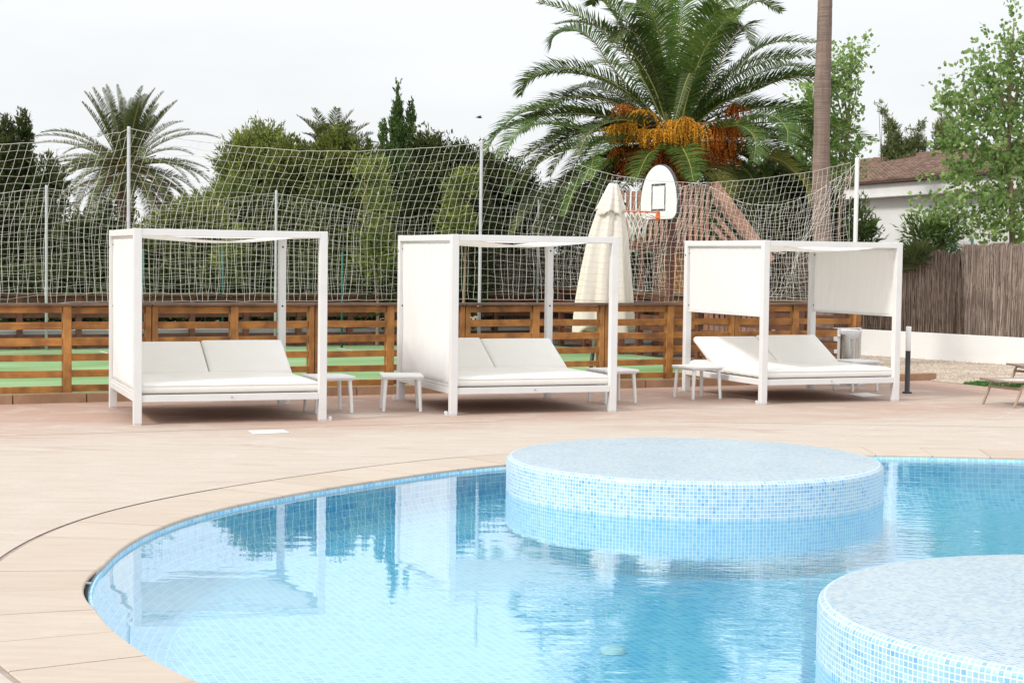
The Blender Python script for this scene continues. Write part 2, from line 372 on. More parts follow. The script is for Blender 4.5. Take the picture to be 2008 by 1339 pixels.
M['court'] = court_mat()
M['court_white'] = simple('court_line_paint', (.6, .62, .58), (.45, .5, .42), 6, .9)

def mosaic(name, stops, grout, size=.0272, gw=.10, rough=.28, big=.0):
    k = NT(name); uv = k.n('UVMap'); sc = k.n('VectorMath', operation='SCALE'); k.l(uv.outputs[0], sc.inputs[0]); sc.inputs['Scale'].default_value = 1 / size
    fl = k.n('VectorMath', operation='FLOOR'); fr = k.n('VectorMath', operation='FRACTION'); k.l(sc.outputs[0], fl.inputs[0]); k.l(sc.outputs[0], fr.inputs[0])
    wn = k.n('TexWhiteNoise', noise_dimensions='2D'); k.l(fl.outputs[0], wn.inputs['Vector'])
    sh = k.n('VectorMath', operation='SCALE'); k.l(fl.outputs[0], sh.inputs[0]); sh.inputs['Scale'].default_value = 1 / 11.5   # sheets of tiles differ a little
    fs = k.n('VectorMath', operation='FLOOR'); k.l(sh.outputs[0], fs.inputs[0])
    wn2 = k.n('TexWhiteNoise', noise_dimensions='2D'); k.l(fs.outputs[0], wn2.inputs['Vector'])
    f = k.math('ADD', k.math('MULTIPLY', wn.outputs['Value'], .84), k.math('MULTIPLY', wn2.outputs['Value'], .16))
    c = k.ramp(f, stops)
    sp = k.n('SeparateXYZ'); k.l(fr.outputs[0], sp.inputs[0])
    def edge(o): return k.math('ABSOLUTE', k.math('SUBTRACT', o, .5))
    e = k.math('MAXIMUM', edge(sp.outputs[0]), edge(sp.outputs[1]))
    g = k.math('GREATER_THAN', e, .5 - gw)
    k.col(k.mix(g, c, grout)).rough(k.math('MULTIPLY_ADD', g, .45, rough))
    k.bump(k.math('SUBTRACT', 1.0, g), .5, .0015)
    return k.m
side_stops = [(.05, (.37, .52, .59)), (.35, (.31, .48, .59)), (.62, (.26, .44, .59)), (.86, (.20, .39, .58)), (.96, (.14, .32, .56)), (1, (.10, .26, .53))]
M['mosaic_side'] = mosaic('mosaic_side', side_stops, (.66, .69, .69), gw=.085)
M['mosaic_top'] = mosaic('mosaic_top', [(.05, (.37, .45, .49)), (.4, (.29, .39, .45)), (.75, (.21, .335, .43)), (1, (.13, .25, .38))], (.52, .565, .59), gw=.09, rough=.35)
M['mosaic_pool'] = mosaic('mosaic_pool', [(.05, (.37, .61, .78)), (.5, (.27, .55, .76)), (.85, (.19, .48, .74)), (1, (.12, .40, .71))], (.60, .78, .88), size=.0545, gw=.06, rough=.4)

def water_mat():
    k = NT('pool_water'); k.t.nodes.remove(k.b)
    tr = k.n('BsdfTransparent'); tr.inputs[0].default_value = (.62, .94, 1, 1)
    gl = k.n('BsdfGlossy'); gl.inputs['Roughness'].default_value = .0; gl.inputs[0].default_value = (1, 1, 1, 1)
    geo = k.n('NewGeometry'); dt = k.n('VectorMath', operation='DOT_PRODUCT'); k.l(geo.outputs['Incoming'], dt.inputs[0])
    cs = k.math('SUBTRACT', 1.0, k.math('ABSOLUTE', dt.outputs['Value'])); fres = k.math('MULTIPLY_ADD', k.math('POWER', cs, 1.25), .62, .03)
    ms = k.n('MixShader'); k.l(fres, ms.inputs[0]); k.l(tr.outputs[0], ms.inputs[1]); k.l(gl.outputs[0], ms.inputs[2])
    v = k.coord(scale=(1, 1, 1)); v2 = k.coord(scale=(.8, 1.6, 1), rot=(0, 0, .2))
    big = k.noise(v2, 1.1, 2, .5); sm = k.noise(v2, 7.5, 3, .55, .4)
    # more breeze on the open right side of the pool
    sx = k.n('SeparateXYZ'); tc = k.n('TexCoord'); k.l(tc.outputs['Object'], sx.inputs[0])
    br = k.n('MapRange'); k.l(k.math('ADD', sx.outputs[0], k.math('MULTIPLY', k.math('SUBTRACT', k.noise(v, .5, 2), .5), 4.5)), br.inputs[0]); br.inputs[1].default_value = -.8; br.inputs[2].default_value = 3.2; br.inputs[3].default_value = .05; br.inputs[4].default_value = 1.0
    h = k.math('ADD', k.math('MULTIPLY', big, .11), k.math('MULTIPLY', k.math('MULTIPLY', sm, br.outputs[0]), .12))
    bp_ = k.n('Bump'); k.l(h, bp_.inputs['Height']); bp_.inputs['Strength'].default_value = 1; bp_.inputs['Distance'].default_value = .023
    k.l(bp_.outputs[0], gl.inputs['Normal']); k.l(bp_.outputs[0], dt.inputs[1])
    k.l(ms.outputs[0], k.out.inputs[0]); return k.m
M['water'] = water_mat()
def bin_mat():
    k = NT('brushed_bin_steel'); v = k.coord(scale=(16, 16, 1.2)); n_ = k.noise(v, 1.6, 5, .6)
    k.col(k.ramp(n_, [(.3, (.30, .29, .26)), (.5, (.55, .54, .51)), (.7, (.72, .71, .69))])).rough(.22)
    k.b.inputs['Metallic'].default_value = .85; k.bump(n_, .5, .02); return k.m
M['bin_steel'] = bin_mat()
M['bag'] = simple('plastic_bag', (.74, .74, .73), (.6, .6, .6), 14, .35, .8, 25)
# ================================================================ THE SETTING
IN = [(-.056, 14.87), (-.465, 14.505), (-.952, 13.918), (-1.50, 13.16), (-1.92, 12.47), (-2.21, 11.82), (-2.37, 11.16), (-2.43, 10.5), (-2.40, 9.78), (-2.32, 9.2), (-2.19, 8.72),
      (-2.04, 8.32), (-1.86, 7.96), (-1.63, 7.55), (-1.33, 7.14), (-.6, 6.3), (.6, 5.3), (2.4, 4.5), (4.6, 4.3), (7, 5.0), (9, 6.8), (10, 9.3), (9.6, 12.2), (8.2, 14.4), (6.5, 15.5), (4.89, 15.88), (3.37, 15.98), (1.9, 15.83), (.8, 15.43)]
def closed_spline(P, n):
    L = len(P); out = []
    for i in range(L):
        a, b, c, d = (Vector(P[(i + k - 1) % L]) for k in range(4))
        for k in range(n):
            t = k / n; out.append(.5 * ((2 * b) + (c - a) * t + (2 * a - 5 * b + 4 * c - d) * t * t + (3 * b - a - 3 * c + d) * t ** 3))
    return out
def smooth_loop(P, n=420):
    q = closed_spline(P, 24); L = len(q); cum = [0]
    for i in range(L): cum.append(cum[-1] + (q[(i + 1) % L] - q[i]).length)
    tot = cum[-1]; out = []; j = 0
    for k in range(n):
        s_ = tot * k / n
        while cum[j + 1] < s_: j += 1
        t = (s_ - cum[j]) / (cum[j + 1] - cum[j]); out.append(q[j].lerp(q[(j + 1) % L], t))
    for _ in range(6): out = [(out[i - 1] + out[i] * 2 + out[(i + 1) % n]) / 4 for i in range(n)]
    return out, tot
POOL, PLEN = smooth_loop(IN)
NP = len(POOL)
def normals(P):
    n = len(P); o = []
    for i in range(n):
        t = (P[(i + 1) % n] - P[i - 1]).normalized(); o.append(Vector((-t.y, t.x)))
    return o
NRM = normals(POOL)
cen = sum(POOL, Vector((0, 0))) / NP
if (POOL[0] + NRM[0] * .1 - cen).length < (POOL[0] - cen).length: NRM = [-x for x in NRM]
def off(d, i=None):
    if i is None: return [p + q * d for p, q in zip(POOL, NRM)]
    return POOL[i % NP] + NRM[i % NP] * d
def fill_hole(name, outer, inner, z, mat_, **k):
    bm = bmesh.new()
    for loop in ([outer] + ([inner] if inner else [])):
        vs_ = [bm.verts.new((p[0], p[1], z)) for p in loop]
        for i in range(len(vs_)): bm.edges.new((vs_[i], vs_[(i + 1) % len(vs_)]))
    bmesh.ops.triangle_fill(bm, use_beauty=True, use_dissolve=False, edges=bm.edges[:])
    for f in bm.faces:
        if f.normal.z < 0: f.normal_flip()
    me = bpy.data.meshes.new(name); bm.to_mesh(me); bm.free()
    return tag(link(name, me, mat_), kind='structure', **k)

CW = .645
fill_hole('ground', [(-900, -60), (900, -60), (900, 1500), (-900, 1500)], off(.30), -.035, M['earth'])
kd = Vector((.8995, .437)); kn = Vector((-.437, .8995)); K0 = Vector((-2.033, 22.0))
ke = K0 + kd * 9.5
g1 = on(1887, 753.5); g2 = on(2008, 760)
deck_outer = [(-45, -50), (50, -50), (50, 24.5), (12, 24.2), (g2.x, g2.y), (g1.x, g1.y), (on(1850, 749).x, on(1850, 749).y), (ke.x, ke.y), tuple(K0 - kd * 48)]
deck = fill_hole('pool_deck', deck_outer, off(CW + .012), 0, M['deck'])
# joint mortar band under the outer edge of the coping
bm_ = MB(); n = NP
for a, b, z in ((CW - .02, CW + .03, -.006),):
    V = [(*p, z) for p in off(a)] + [(*p, z) for p in off(b)]
    bm_.add(V, [(i, (i + 1) % n, n + (i + 1) % n, n + i) for i in range(n)])
tag(bm_.build('coping_joint', M['mortar']), kind='structure')
# coping: one ring of cut slabs with open joints
cp = MB(); i0 = 0; rng = random.Random(3)
slab = 6
slot_c = min(range(NP), key=lambda i: (POOL[i] - Vector(on(186, 1150).xy)).length)
def inner_off(f):                       # a slab edge set back where the overflow slot shows
    d = abs(f - slot_c); return -.008 + (.045 * (1 - (d / 7) ** 2) if d < 7 else 0)
def pt(f, d):
    i = int(math.floor(f)); t = f - i
    return off(d, i).lerp(off(d, i + 1), t)
for sidx in range(NP // slab):
    fa = sidx * slab + .035; fb = (sidx + 1) * slab - .035
    seg = 6; zt = .004 + rng.uniform(-.001, .001); V = []
    wd = CW - .022
    for k in range(seg + 1):
        f = fa + (fb - fa) * k / seg
        a = pt(f, inner_off(f)); b = pt(f, inner_off(f) + .008); c = pt(f, wd - .006); d = pt(f, wd)
        V += [(*a, -.032), (*a, zt - .006), (*b, zt), (*c, zt), (*d, zt - .005), (*d, -.03)]
    Fs = []
    for k in range(seg):
        for j in range(5): Fs.append((k * 6 + j, k * 6 + j + 1, k * 6 + 7 + j, k * 6 + 6 + j))
    Fs.append(tuple(range(6))); Fs.append(tuple(range(seg * 6, seg * 6 + 6))[::-1])
    cp.add(V, Fs)
o = cp.build('pool_coping', M['coping']); tag(o, kind='structure')
# pool shell, tiled; UVs in metres
def shell():
    prof = [(.29, -.045), (.05, -.045), (-.004, -.020), (-.012, -.020), (-.015, -.19), (-.05, -.28), (-.13, -.36), (-.25, -.42), (-.42, -.45)]
    V = []; uv = {}
    for d, z in prof: V += [(*p, z) for p in off(d)]
    Fs = []; U = []
    acc = [0]
    for (d0, z0), (d1, z1) in zip(prof, prof[1:]): acc.append(acc[-1] + math.hypot(d1 - d0, z1 - z0))
    per = PLEN / NP
    for r in range(len(prof) - 1):
        for i in range(NP):
            Fs.append((r * NP + i, r * NP + (i + 1) % NP, (r + 1) * NP + (i + 1) % NP, (r + 1) * NP + i))
            U += [(i * per, acc[r]), ((i + 1) * per, acc[r]), ((i + 1) * per, acc[r + 1]), (i * per, acc[r + 1])]
    me = bpy.data.meshes.new('pool_basin'); 
    # floor: fan of quads towards the centre
    last = (len(prof) - 1) * NP; rings = 5; base = len(V); c3 = cen
    edge = off(prof[-1][0])
    for q in range(1, rings + 1):
        for p in edge: 
            w_ = p.lerp(c3, q / rings * .999); V.append((w_.x, w_.y, prof[-1][1] - .002 * q / rings))
    for q in range(rings):
        a0 = last if q == 0 else base + (q - 1) * NP; b0 = base + q * NP
        for i in range(NP):
            f = (a0 + i, a0 + (i + 1) % NP, b0 + (i + 1) % NP, b0 + i); Fs.append(f)
            U += [(V[j][0] * .93 + V[j][1] * .37, -V[j][0] * .37 + V[j][1] * .93) for j in f]
    me.from_pydata(V, [], Fs); l = me.uv_layers.new(name='UVMap'); l.data.foreach_set('uv', np.array(U, np.float32).ravel()); me.update()
    ob = link('pool_basin', me, M['mosaic_pool'], smooth=True); tag(ob, kind='structure')
shell()
wv = off(-.006); tagw = fill_hole('pool_water', [tuple(p) for p in wv], None, -.033, M['water'])
# overflow slot seen as a dark crescent under the recessed slab
sl = MB(); V = []
fs = [slot_c - 7.5 + k for k in range(16)]
V = [(*pt(f, .012), -.012) for f in fs] + [(*pt(f, .06), -.030) for f in fs]
sl.add(V, [(k, k + 1, 16 + k + 1, 16 + k) for k in range(15)])
tag(sl.build('overflow_slot', M['black']), 'dark open gap between coping and tiles at the left end of the pool', 'overflow slot')
g_ = MB(); g_.beam((*pt(slot_c - 1.6, .005), -.008), (*pt(slot_c - 1.5, .05), -.008), .012, .008, up=(0, 0, 1))
tag(g_.build('slot_bracket', M['galv']), 'small pale metal bracket across the dark overflow gap at the pool edge', 'bracket')

# round mosaic islands
def island(name, cx, cy, r, top, label):
    me = bpy.data.meshes.new(name); N = 160; rr = .045
    prof = [(r, -.47), (r, top - rr)] + [(r - rr + rr * math.cos(a), top - rr + rr * math.sin(a)) for a in (R(15), R(30), R(45), R(60), R(75), R(90))]
    V = []; Fs = []; U = []; acc = [0]
    for p, q in zip(prof, prof[1:]): acc.append(acc[-1] + math.dist(p, q))
    for a, z in prof: V += [(cx + a * math.cos(2 * PI * k / N), cy + a * math.sin(2 * PI * k / N), z) for k in range(N)]
    circ = 2 * PI * r; circ = round(circ / .0272) * .0272; wl = (len(prof) - 1)
    mi = []
    for q in range(len(prof) - 1):
        for k in range(N):
            Fs.append((q * N + k, q * N + (k + 1) % N, (q + 1) * N + (k + 1) % N, (q + 1) * N + k)); mi.append(0)
            U += [(circ * k / N, acc[q]), (circ * (k + 1) / N, acc[q]), (circ * (k + 1) / N, acc[q + 1]), (circ * k / N, acc[q + 1])]
    b = len(V); rads = [r * .7, r * .35, .01]
    for a in rads: V += [(cx + a * math.cos(2 * PI * k / N), cy + a * math.sin(2 * PI * k / N), top + .004) for k in range(N)]
    a0 = wl * N
    for q in range(3):
        b0 = b + q * N
        for k in range(N):
            f = (a0 + k, a0 + (k + 1) % N, b0 + (k + 1) % N, b0 + k); Fs.append(f); mi.append(1)
            U += [(V[j][0] * .93 + V[j][1] * .37, -V[j][0] * .37 + V[j][1] * .93) for j in f]
        a0 = b0
    me.from_pydata(V, [], Fs); me.polygons.foreach_set('material_index', mi)
    l = me.uv_layers.new(name='UVMap'); l.data.foreach_set('uv', np.array(U, np.float32).ravel()); me.update()
    o = link('mosaic_island', me, [M['mosaic_side'], M['mosaic_top']], smooth=True)
    tag(o, label, 'pool island', 'round tiled islands in the pool')
island('mosaic_island', 1.478, 13.50, 1.512, .25, 'round blue and white mosaic island in the middle of the pool, seen whole')
island('mosaic_island', 2.96, 7.72, 1.50, .25, 'round pale blue mosaic island cut by the bottom right corner, nearest the camera')
for q, lb in (((762, 950), 'small round inlet cap on the pool floor by the far left edge'), ((1202, 1278), 'white round inlet cap on the pool floor, in the open water nearest the camera'),
              ((1480, 1125), 'faint round inlet cap on the pool floor close in front of the middle island'), ((1845, 905), 'round inlet ring near the far edge of the pool on the right')):
    z = -.449 if q[0] in (1202, 1480) else -.2
    p = on(q[0], q[1], z); c = MB(); c.lathe([(.0, z + .03), (.05, z + .03), (.07, z + .022), (.078, z)], 24, (p.x, p.y))
    tag(c.build('inlet_cap', M['white_plastic'], smooth=True), lb, 'inlet cap', 'round inlet caps in the pool')

# deck cuts and cover plates
for (a, b) in (((1650, 862), (1795, 812)), ((1860, 858), (2008, 800)), ((0, 855), (990, 826)), ((1290, 826), (2008, 838))):
    p, q = on(*a), on(*b); c = MB(); c.beam((p.x, p.y, .0012), (q.x, q.y, .0012), .006, .0016)
    tag(c.build('deck_joint', M['cut'] if a[0] < 1300 else M['plate']), kind='structure')
def plate(c4, label):
    P = [on(*p) for p in c4]; c = MB(); V = [(p.x, p.y, .001) for p in P] + [(p.x, p.y, .007) for p in P]
    c.add(V, [(0, 1, 2, 3), (7, 6, 5, 4), (0, 4, 5, 1), (1, 5, 6, 2), (2, 6, 7, 3), (3, 7, 4, 0)])
    m = c.mesh('cover_plate'); bm = bmesh.new(); bm.from_mesh(m); bmesh.ops.recalc_face_normals(bm, faces=bm.faces[:]); bm.to_mesh(m); bm.free()
    tag(link('cover_plate', m, M['plate']), label, 'cover plate', 'square cover plates set in the deck')
plate([(486, 845), (555, 843), (568, 849), (497, 852)], 'pale square cover plate in the deck in front of the left daybed')
plate([(1663, 773.5), (1700, 770.5), (1729, 776), (1690, 779)], 'pale square cover plate in the deck under the right end of the right daybed')

# gravel bed, turf patch
gb = [tuple(ke + kd * .02), (on(1850, 749).x, on(1850, 749).y), (g1.x, g1.y), (g2.x + .3, g2.y), (12, 24.3), (14, 30), (6.5, 37), (3, 37.2), (4.2, 33), (5.36, 26.2)]
fill_hole('gravel_bed', gb, None, .004, M['gravel'])
def turf():
    P = [(1887, 753), (1910, 750.5), (1960, 749), (2020, 748), (2100, 750), (2100, 764), (2030, 761), (1990, 759.5), (1930, 758)]
    q = [on(*p) for p in P]; r_ = np.random.default_rng(4); xs = [p.x for p in q]; ys = [p.y for p in q]
    def inside(x, y):
        c = False
        for i in range(len(q)):
            a, b = q[i], q[i - 1]
            if (a.y > y) != (b.y > y) and x < (b.x - a.x) * (y - a.y) / (b.y - a.y) + a.x: c = not c
        return c
    V = []; Fq = []
    while len(Fq) < 6000:
        x = r_.uniform(min(xs), max(xs)); y = r_.uniform(min(ys), max(ys))
        if not inside(x, y): continue
        a = r_.uniform(0, 2 * PI); h = r_.uniform(.03, .055); b = len(V); dx, dy = math.cos(a) * .006, math.sin(a) * .006; lx, ly = r_.normal(0, .012, 2)
        V += [(x - dx, y - dy, 0), (x + dx, y + dy, 0), (x + lx, y + ly, h)]; Fq.append((b, b + 1, b + 2))
    tag(link('turf', np_mesh('turf', V, Fq), M['grass']), 'small patch of bright green turf beside the gravel by the sun loungers', 'turf', kind='stuff')
turf()
def pebbles():
    r_ = np.random.default_rng(8); V = []; Fq = []
    base = np.array([(1, 0, 0), (-1, 0, 0), (0, 1, 0), (0, -1, 0), (0, 0, .8), (0, 0, -.5)])
    fc = [(0, 2, 4), (2, 1, 4), (1, 3, 4), (3, 0, 4)]
    for _ in range(9000):
        x = r_.uniform(5.4, 10.5); ymin = max(25.1, 26.0 - (x - 6.4) * 1.1)
        y = r_.uniform(ymin, 34.5 - (x - 5.8) * 1.05)
        if y < 25.15: continue
        s_ = r_.uniform(.008, .022) * (1.5 if r_.random() < .05 else 1); b = len(V); a = r_.uniform(0, PI); ca, sa = math.cos(a), math.sin(a)
        for p in base * s_ * r_.uniform(.7, 1.3, (6, 1)): V.append((x + p[0] * ca - p[1] * sa, y + p[0] * sa + p[1] * ca, .008 + p[2]))
        Fq += [(b + i, b + j, b + k) for i, j, k in fc]
    tag(link('gravel_pebbles', np_mesh('gravel_pebbles', V, Fq), M['pebble']), 'loose pale gravel between the deck and the low white wall', 'gravel', kind='stuff')
pebbles()

# ================================================================ FENCES, COURT, NETS (local x along the fence, y away from the deck)
YAW = math.atan2(.437, .8995)
P0 = Vector((-2.085, 22.108, 0))
def wld(x, y, z=0): return Vector((P0.x + kd.x * x + kn.x * y, P0.y + kd.y * x + kn.y * y, z))
kb = MB(); x = -22.0
while x < 9.4:
    L = .88; kb.box((x + .006, -.12, -.03), (x + L - .006, .03 if x < 8.2 else .0, .115 - .004 * math.sin(x * 3))); x += L
ko = kb.build('kerb', M['stone_kerb'], bevel=.008, loc=P0, rz=YAW); tag(ko, kind='structure')
c = MB(); c.add([(-30, .05, .012), (8.25, .05, .012), (8.25, 11.0, .012), (-30, 11.0, .012)], [(0, 1, 2, 3)])
tag(c.build('court_surface', M['court'], loc=P0, rz=YAW), kind='structure')
c = MB()
def cl(x0, y0, x1, y1):
    c.add([(x0, y0, .017), (x1, y0, .017), (x1, y1, .017), (x0, y1, .017)], [(0, 1, 2, 3)])
cl(-30, .8, 7.6, .86); cl(-30, 10.1, 7.6, 10.16); cl(7.54, .86, 7.6, 10.1); cl(-1.2, .86, -1.14, 10.1); cl(3.4, .86, 3.46, 10.1); cl(-5.9, .86, -5.84, 10.1)
tag(c.build('court_lines', M['court_white'], loc=P0, rz=YAW), kind='structure')

rng = random.Random(11)
SL = [(1.085, 1.171), (.888, .98), (.697, .79), (.500, .587), (.31, .395), (.125, .205)]
fe = empty('slat_fence', P0, YAW, label='orange brown slatted wooden fence behind the three daybeds, nearer of the two', cat='fence', group='slatted wooden fences round the court')
posts = [(-7.95, 1), (-7.0, 0), (-5.9, 0), (-4.87, 1), (-3.74, 0), (-2.7, 1), (-1.64, 0), (-.56, 1), (.5, 0), (1.59, 1), (2.67, 0), (3.76, 1), (4.84, 0), (5.95, 1), (7.04, 0), (8.17, 1)]
for px_, dbl in posts:
    m = MB()
    if dbl: m.box((px_ - .078, -.04, .1), (px_ - .006, .07, 1.174)); m.box((px_ + .006, -.04, .1), (px_ + .078, .07, 1.174))
    else: m.box((px_ - .052, -.045, .1), (px_ + .052, .06, 1.174))
    m.build('post', M['post_wood'], fe, bevel=.005)
for (xa, da), (xb, db) in zip(posts, posts[1:]):
    ga = xa + (.081 if da else .055); gbx = xb - (.081 if db else .055)
    for (z0, z1) in SL:
        dz = rng.uniform(-.006, .006); tl = rng.uniform(-.004, .004)
        m = MB(); m.beam((ga, 0, (z0 + z1) / 2 + dz - tl), (gbx, 0, (z0 + z1) / 2 + dz + tl), .036, z1 - z0 + rng.uniform(-.006, .004))
        m.build('board', M['fence_wood'], fe, bevel=.004)
m = MB()
for a, b in ((-8.1, -4.87), (-4.86, -2.7), (-2.695, -.56), (-.555, 1.59), (1.595, 3.76), (3.765, 5.95), (5.955, 8.29)): m.box((a, -.075, 1.176), (b - .004, .085, 1.212 + rng.uniform(-.003, .003)))
m.build('cap_rail', M['cap_wood'], fe, bevel=.005)
# far fence
ff = empty('slat_fence', wld(0, 11.0), YAW, label='dark red brown slatted fence across the far side of the green court', cat='fence', group='slatted wooden fences round the court')
fp = [-16.5 + 1.08 * k for k in range(24)]
for x in fp:
    m = MB(); m.box((x - .05, -.05, 0), (x + .05, .06, 1.0)); m.build('post', M['red_wood'], ff)
for z0, z1 in [(.88, .985), (.60, .69), (.40, .49), (.20, .29), (.03, .11)]:
    m = MB()
    for a, b in zip(fp, fp[1:]): m.box((a + .052, -.018, z0 + rng.uniform(-.005, .005)), (b - .052, .018, z1 + rng.uniform(-.005, .005)))
    m.build('board_row', M['red_wood'], ff)
m = MB(); m.box((-16.6, -.08, 1.002), (8.42, .09, 1.04)); m.build('cap_rail', M['red_wood'], ff)
# end fence: its shade is put into the colour, as a darker wood
ef = empty('slat_fence', wld(8.25, 0), YAW + PI / 2, label='slatted wooden fence closing the right hand end of the court', cat='fence', group='slatted wooden fences round the court')
ep = [.35 + 1.06 * k for k in range(11)]
for x in ep:
    m = MB(); m.box((x - .05, -.05, 0), (x + .05, .05, 1.1)); m.build('post', M['red_wood'], ef)
for z0, z1 in SL:
    m = MB()
    for a, b in zip(ep, ep[1:]): m.box((a + .052, -.018, z0 + rng.uniform(-.005, .005)), (b - .052, .018, z1 + rng.uniform(-.005, .005)))
    m.build('board_row', M['red_wood'], ef)
m = MB(); m.box((.3, -.07, 1.176), (11.0, .07, 1.208)); m.build('cap_rail', M['cap_wood'], ef)

# net poles
def pole(x, y, top, r_, label, mt='galv'):
    p = wld(x, y); m = MB(); m.tube([(0, 0, 0), (0, 0, 1.0), (.004, 0, top - .02), (.004, 0, top)], [r_, r_, r_, r_ * .9], 12)
    o = m.build('net_pole', M[mt], smooth=True, loc=p, rz=YAW); tag(o, label, 'pole', 'steel poles that carry the ball nets')
    k = MB(); k.tube([(0, 0, 1.12), (0, 0, 1.17)], r_ + .008, 12); k.build('clamp', M['galv'], o)
    k = MB(); k.tube([(0, -.06, top - .07), (0, .02, top - .07)], .008, 6); k.build('hook', M['galv'], o)
pole(-7.8, .12, 3.42, .026, 'steel net pole beyond the left end of the near fence')
pole(-2.96, .12, 3.40, .022, 'steel net pole in front of the left palm tree')
pole(1.87, .12, 3.43, .022, 'steel net pole rising behind the middle daybed')
pole(8.22, .12, 3.43, .034, 'pale thick net pole wrapped in net at the right corner of the court', 'white_metal')
pole(-6.4, 10.85, 3.06, .028, 'far net pole beyond the left picture edge')
pole(-2.0, 10.85, 3.05, .028, 'thin far net pole among the dark cypresses on the left')
pole(2.41, 10.85, 3.08, .028, 'thin far net pole behind the right end of the left daybed')
pole(8.2, 10.9, 3.05, .028, 'thin far net pole at the back corner of the court behind the middle daybed')

def net(x0, x1, zt, zb, place, label, cell=.1, shear=0.0, r_=.0028, rows=20, seed=1, bunch=.0, amp=.05):
    """zt/zb: height of the top and bottom rope along the net; place(x, depth_offset, z) -> local point"""
    rg = np.random.default_rng(seed); nc = int((x1 - x0) / cell); ph = rg.uniform(0, 6, 6)
    G = np.zeros((nc + 1, rows + 1, 3))
    for i in range(nc + 1):
        for j in range(rows + 1):
            t = j / rows
            x = x0 + i * cell + shear * max(0, t - .42) ** 1.25 * 1.6 * (1 - abs(2 * (i / nc) - 1) ** 4)
            x += .009 * math.sin(x0 + i * .7 + j * .5 + ph[0]) + (.035 * (1 - t) ** 6 * math.sin(i * 1.0))
            x = min(max(x, x0), x1)
            top = lerp1(x, zt); bot = lerp1(x, zb)
            tt = t ** (1 + bunch)
            z = bot + (top - bot) * tt + .012 * math.sin(i * .9 + j * 1.7 + ph[1]) * (0 < j < rows)
            y = amp * (math.sin(x * 1.3 + ph[2]) + .6 * math.sin(x * 3.1 + z * 2 + ph[3])) * math.sin(PI * t) + rg.normal(0, .006)
            G[i, j] = (x + rg.normal(0, .003), y, z + rg.normal(0, .003))
    V = []; Fq = []
    def strand(pts, rr):
        nonlocal V, Fq
        P = [place(*p) for p in pts]; b = len(V)
        for p in P:
            for a in (0, 2.1, 4.2): V.append(None)
        t0 = Vector(P[-1]) - Vector(P[0]); vert = abs(t0.z) > t0.xy.length
        for k, p in enumerate(P):
            for q, a in enumerate((.5, 2.6, 4.7)):
                if vert: o_ = (rr * math.cos(a), rr * math.sin(a), 0)
                else: o_ = (0, rr * math.cos(a), rr * math.sin(a))
                V[b + k * 3 + q] = (p[0] + o_[0], p[1] + o_[1], p[2] + o_[2])
        for k in range(len(P) - 1):
            for q in range(3): Fq.append((b + k * 3 + q, b + k * 3 + (q + 1) % 3, b + k * 3 + 3 + (q + 1) % 3, b + k * 3 + 3 + q))
    for i in range(nc + 1): strand(G[i], r_)
    for j in range(1, rows): strand(G[:, j], r_)
    root = empty('ball_net', P0, YAW, label=label, cat='net', group='white ball nets round the court')
    link('mesh', np_mesh('net_mesh', V, Fq), M['string'], root)
    for j, nm in ((0, 'bottom_rope'), (rows, 'top_rope')):
        V = []; Fq = []; strand(G[:, j], r_ * 2.0); link(nm, np_mesh(nm, V, Fq), M['string'], root)
ntop = [(-8, 3.35), (-7.6, 3.36), (-6.2, 3.10), (-4.51, 3.12), (-3.75, 3.19), (-3.04, 3.33), (-2.96, 3.38), (-2.46, 3.29), (-2.01, 3.25), (-1.47, 3.21), (-.65, 3.19), (.05, 3.21), (.78, 3.27), (1.3, 3.32), (1.83, 3.39), (1.99, 3.38), (2.3, 3.35), (3.09, 3.22), (3.91, 3.03), (4.67, 2.96), (5.45, 2.96), (6.34, 3.04), (7.44, 3.2), (8.01, 3.33), (8.2, 3.38)]
nbot = [(-8, 1.2), (-4.51, 1.165), (-3.6, 1.225), (-.64, 1.235), (1.55, 1.26), (3.12, 1.25), (4.79, 1.225), (8.2, 1.245)]
net(-8, 8.2, ntop, nbot, lambda x, y, z: (x, .12 + y, z), 'white ball net hung along the near fence above the daybeds', shear=.45, rows=20, seed=2, r_=.0024)
far_top = [(-11, 2.75), (-6.4, 3.02), (-4.3, 2.66), (-2, 3.0), (0, 2.72), (2.41, 3.03), (5, 2.6), (8.15, 2.98)]
net(-11, 8.15, far_top, [(-11, 1.06), (9, 1.06)], lambda x, y, z: (x, 10.85 + y, z), 'white ball net hung along the far side of the green court', shear=.06, rows=18, seed=5, cell=.1, r_=.0027)
end_top = [(.1, 3.36), (.17, 3.29), (.55, 3.15), (1.07, 2.95), (1.62, 2.82), (2.19, 2.75), (2.78, 2.76), (3.24, 2.82), (3.72, 2.95), (4.3, 3.14), (4.8, 3.2), (5.9, 3.0), (7, 2.72), (8.2, 2.66), (8.92, 2.70), (9.81, 2.80), (10.57, 2.92), (10.85, 2.98)]
net(.1, 10.85, end_top, [(0, 1.24), (11, 1.24)], lambda x, y, z: (8.2 + y * 2.2, x, z), 'sagging white ball net across the right hand end of the court', shear=-.15, rows=18, seed=9, cell=.115, bunch=.25, amp=.11)

